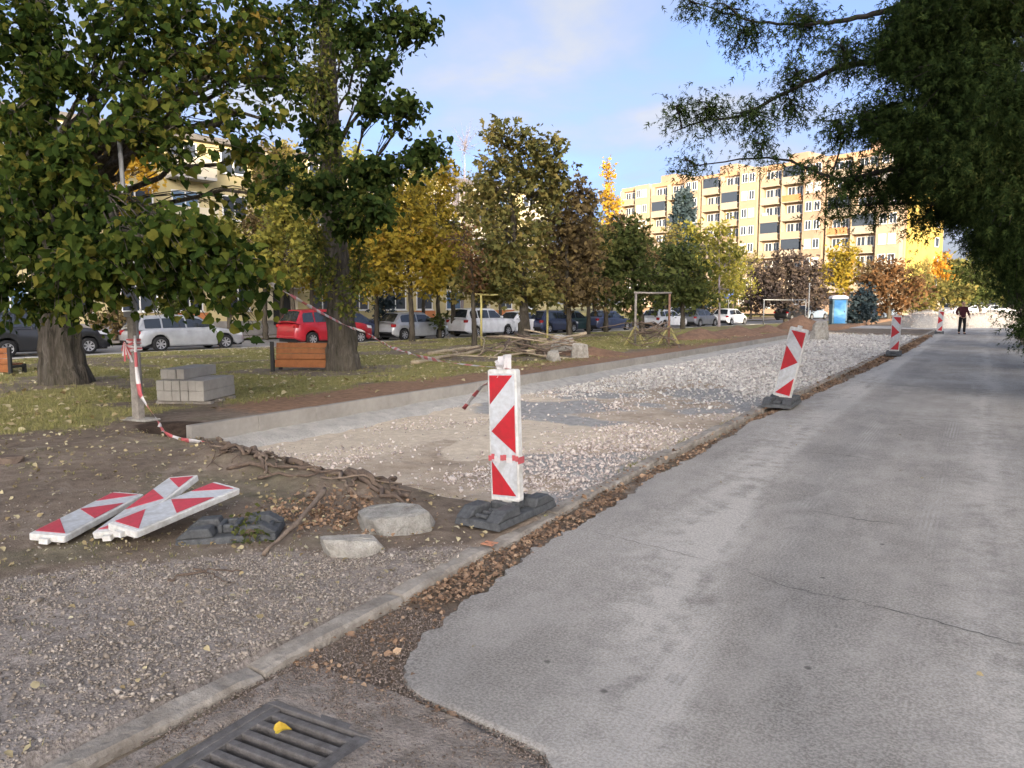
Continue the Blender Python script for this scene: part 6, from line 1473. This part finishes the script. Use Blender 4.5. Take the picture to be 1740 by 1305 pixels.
flat_leaves('leaf_pile', 'drift of brown and yellow leaves behind the slab and stick', X, Y, r.uniform(.018, .045, len(X)), M_litter, 27, tilt=.6)
X, Y, r = reject(60, -2.3, 1.2, 2.5, 14, lambda x, y: .5 + 0 * x, 28)
flat_leaves('fallen_leaves', 'few pale leaves and bits lying on the asphalt lane', X, Y, r.uniform(.015, .035, len(X)), M_lawnleaf, 29, np.full(len(X), .006), .004)

# grass
M_blade = island_mat('grass_blade', [(0.05, (0.10, 0.115, 0.035)), (0.4, (0.18, 0.18, 0.06)), (0.7, (0.30, 0.26, 0.105)), (0.97, (0.42, 0.36, 0.18))], .8, fine=.6, amp=.45)
def tufts(name, label, X, Y, Hh, seed, mat=None, Z=None, nb_=5, parent=None):
    r = np.random.default_rng(seed); n = len(X); P = np.stack([X, Y, (zg(X, Y) if Z is None else Z) - .008], 1); P = np.repeat(P, nb_, 0); Hh = np.repeat(Hh, nb_) * r.uniform(.5, 1.2, n * nb_)
    P[:, :2] += r.normal(0, 1, (n * nb_, 2)) * (Hh * .35)[:, None]
    a_ = r.uniform(0, 6.28, n * nb_); w_ = Hh * .06 + .0022; ln = Hh * r.uniform(.1, .8, n * nb_); b_ = a_ + r.normal(0, .6, n * nb_)
    A_ = P + np.stack([np.cos(a_ + 1.57) * w_, np.sin(a_ + 1.57) * w_, 0 * w_], 1); B_ = P - np.stack([np.cos(a_ + 1.57) * w_, np.sin(a_ + 1.57) * w_, 0 * w_], 1)
    C_ = P + np.stack([np.cos(b_) * ln, np.sin(b_) * ln, Hh], 1)
    V = np.stack([A_, B_, C_], 1).reshape(-1, 3); F = np.arange(len(V)).reshape(-1, 3)
    o = np_mesh(name, V, F, mat or M_blade, parent)
    return tag(o, label, kind='stuff')
X, Y, r = reject(150000, -27.4, -8.4, 3.2, 46, lambda x, y: m_grass(x, y) * (x < -8.2) * (x > street_x(y)), 31, 1.5)
tufts('grass', 'short yellowing lawn grass between the street and the tall kerb', X, Y, r.uniform(.025, .065, len(X)), 32)
X, Y, r = reject(5200, -9.5, -2.8, .8, 5.4, lambda x, y: (1 - bed_mask(x, y)) * .5 * (fbm(x, y, 1.4, 5) > .52), 33)
tufts('grass', 'sparse thin grass on the trodden soil in the foreground', X, Y, r.uniform(.012, .035, len(X)), 34, nb_=4)
X, Y, r = reject(1500, -3.2, -2.86, 4.2, 20, lambda x, y: (fbm(x, y, 1.1, 2) > .5) * .8, 35)
tufts('grass', 'weedy grass tufts along the low kerb', X, Y, r.uniform(.02, .06, len(X)), 36)
wp = on_ground(425, 918, .05)
tree('weed', 'small dark green weed growing against the loose rubber foot', (wp.x, wp.y, gz(wp.x, wp.y)), [(wp.x, wp.y, 0, .006), (wp.x, wp.y, .12, .004)], [(wp.x, wp.y, .11, .14, .12, .08, 26, 6), (wp.x - .08, wp.y + .03, .08, .1, .1, .06, 14, 6)], L_midgreen, M_root, 'small', .045, .1, 77, 'weeds', cat='weed', limb_r=.004)

# far line of trees closing the gaps between the blocks
X_ = []; rfw = np.random.default_rng(99)
for uu in range(820, 1120, 16):
    X_.append(lb(uu, 470 - 20 * rfw.random(), 165 + 20 * rfw.random(), 22, 45, 26, 12))
for uu in range(1560, 1760, 16):
    X_.append(lb(uu, 480 - 14 * rfw.random(), 135 + 10 * rfw.random(), 20, 34, 24, 12))
fw_ = tree('distant_wood', 'far line of dull green and brown trees behind everything', (-60, 150, -.1), [(-60, 150, -.2, .2), (-60, 150, 5, .1)], X_, L_olive, M_bark_dark, 'clump', .8, .2, 98, 'far wood', twigs=False)
del fw_['category']; fw_['kind'] = 'stuff'
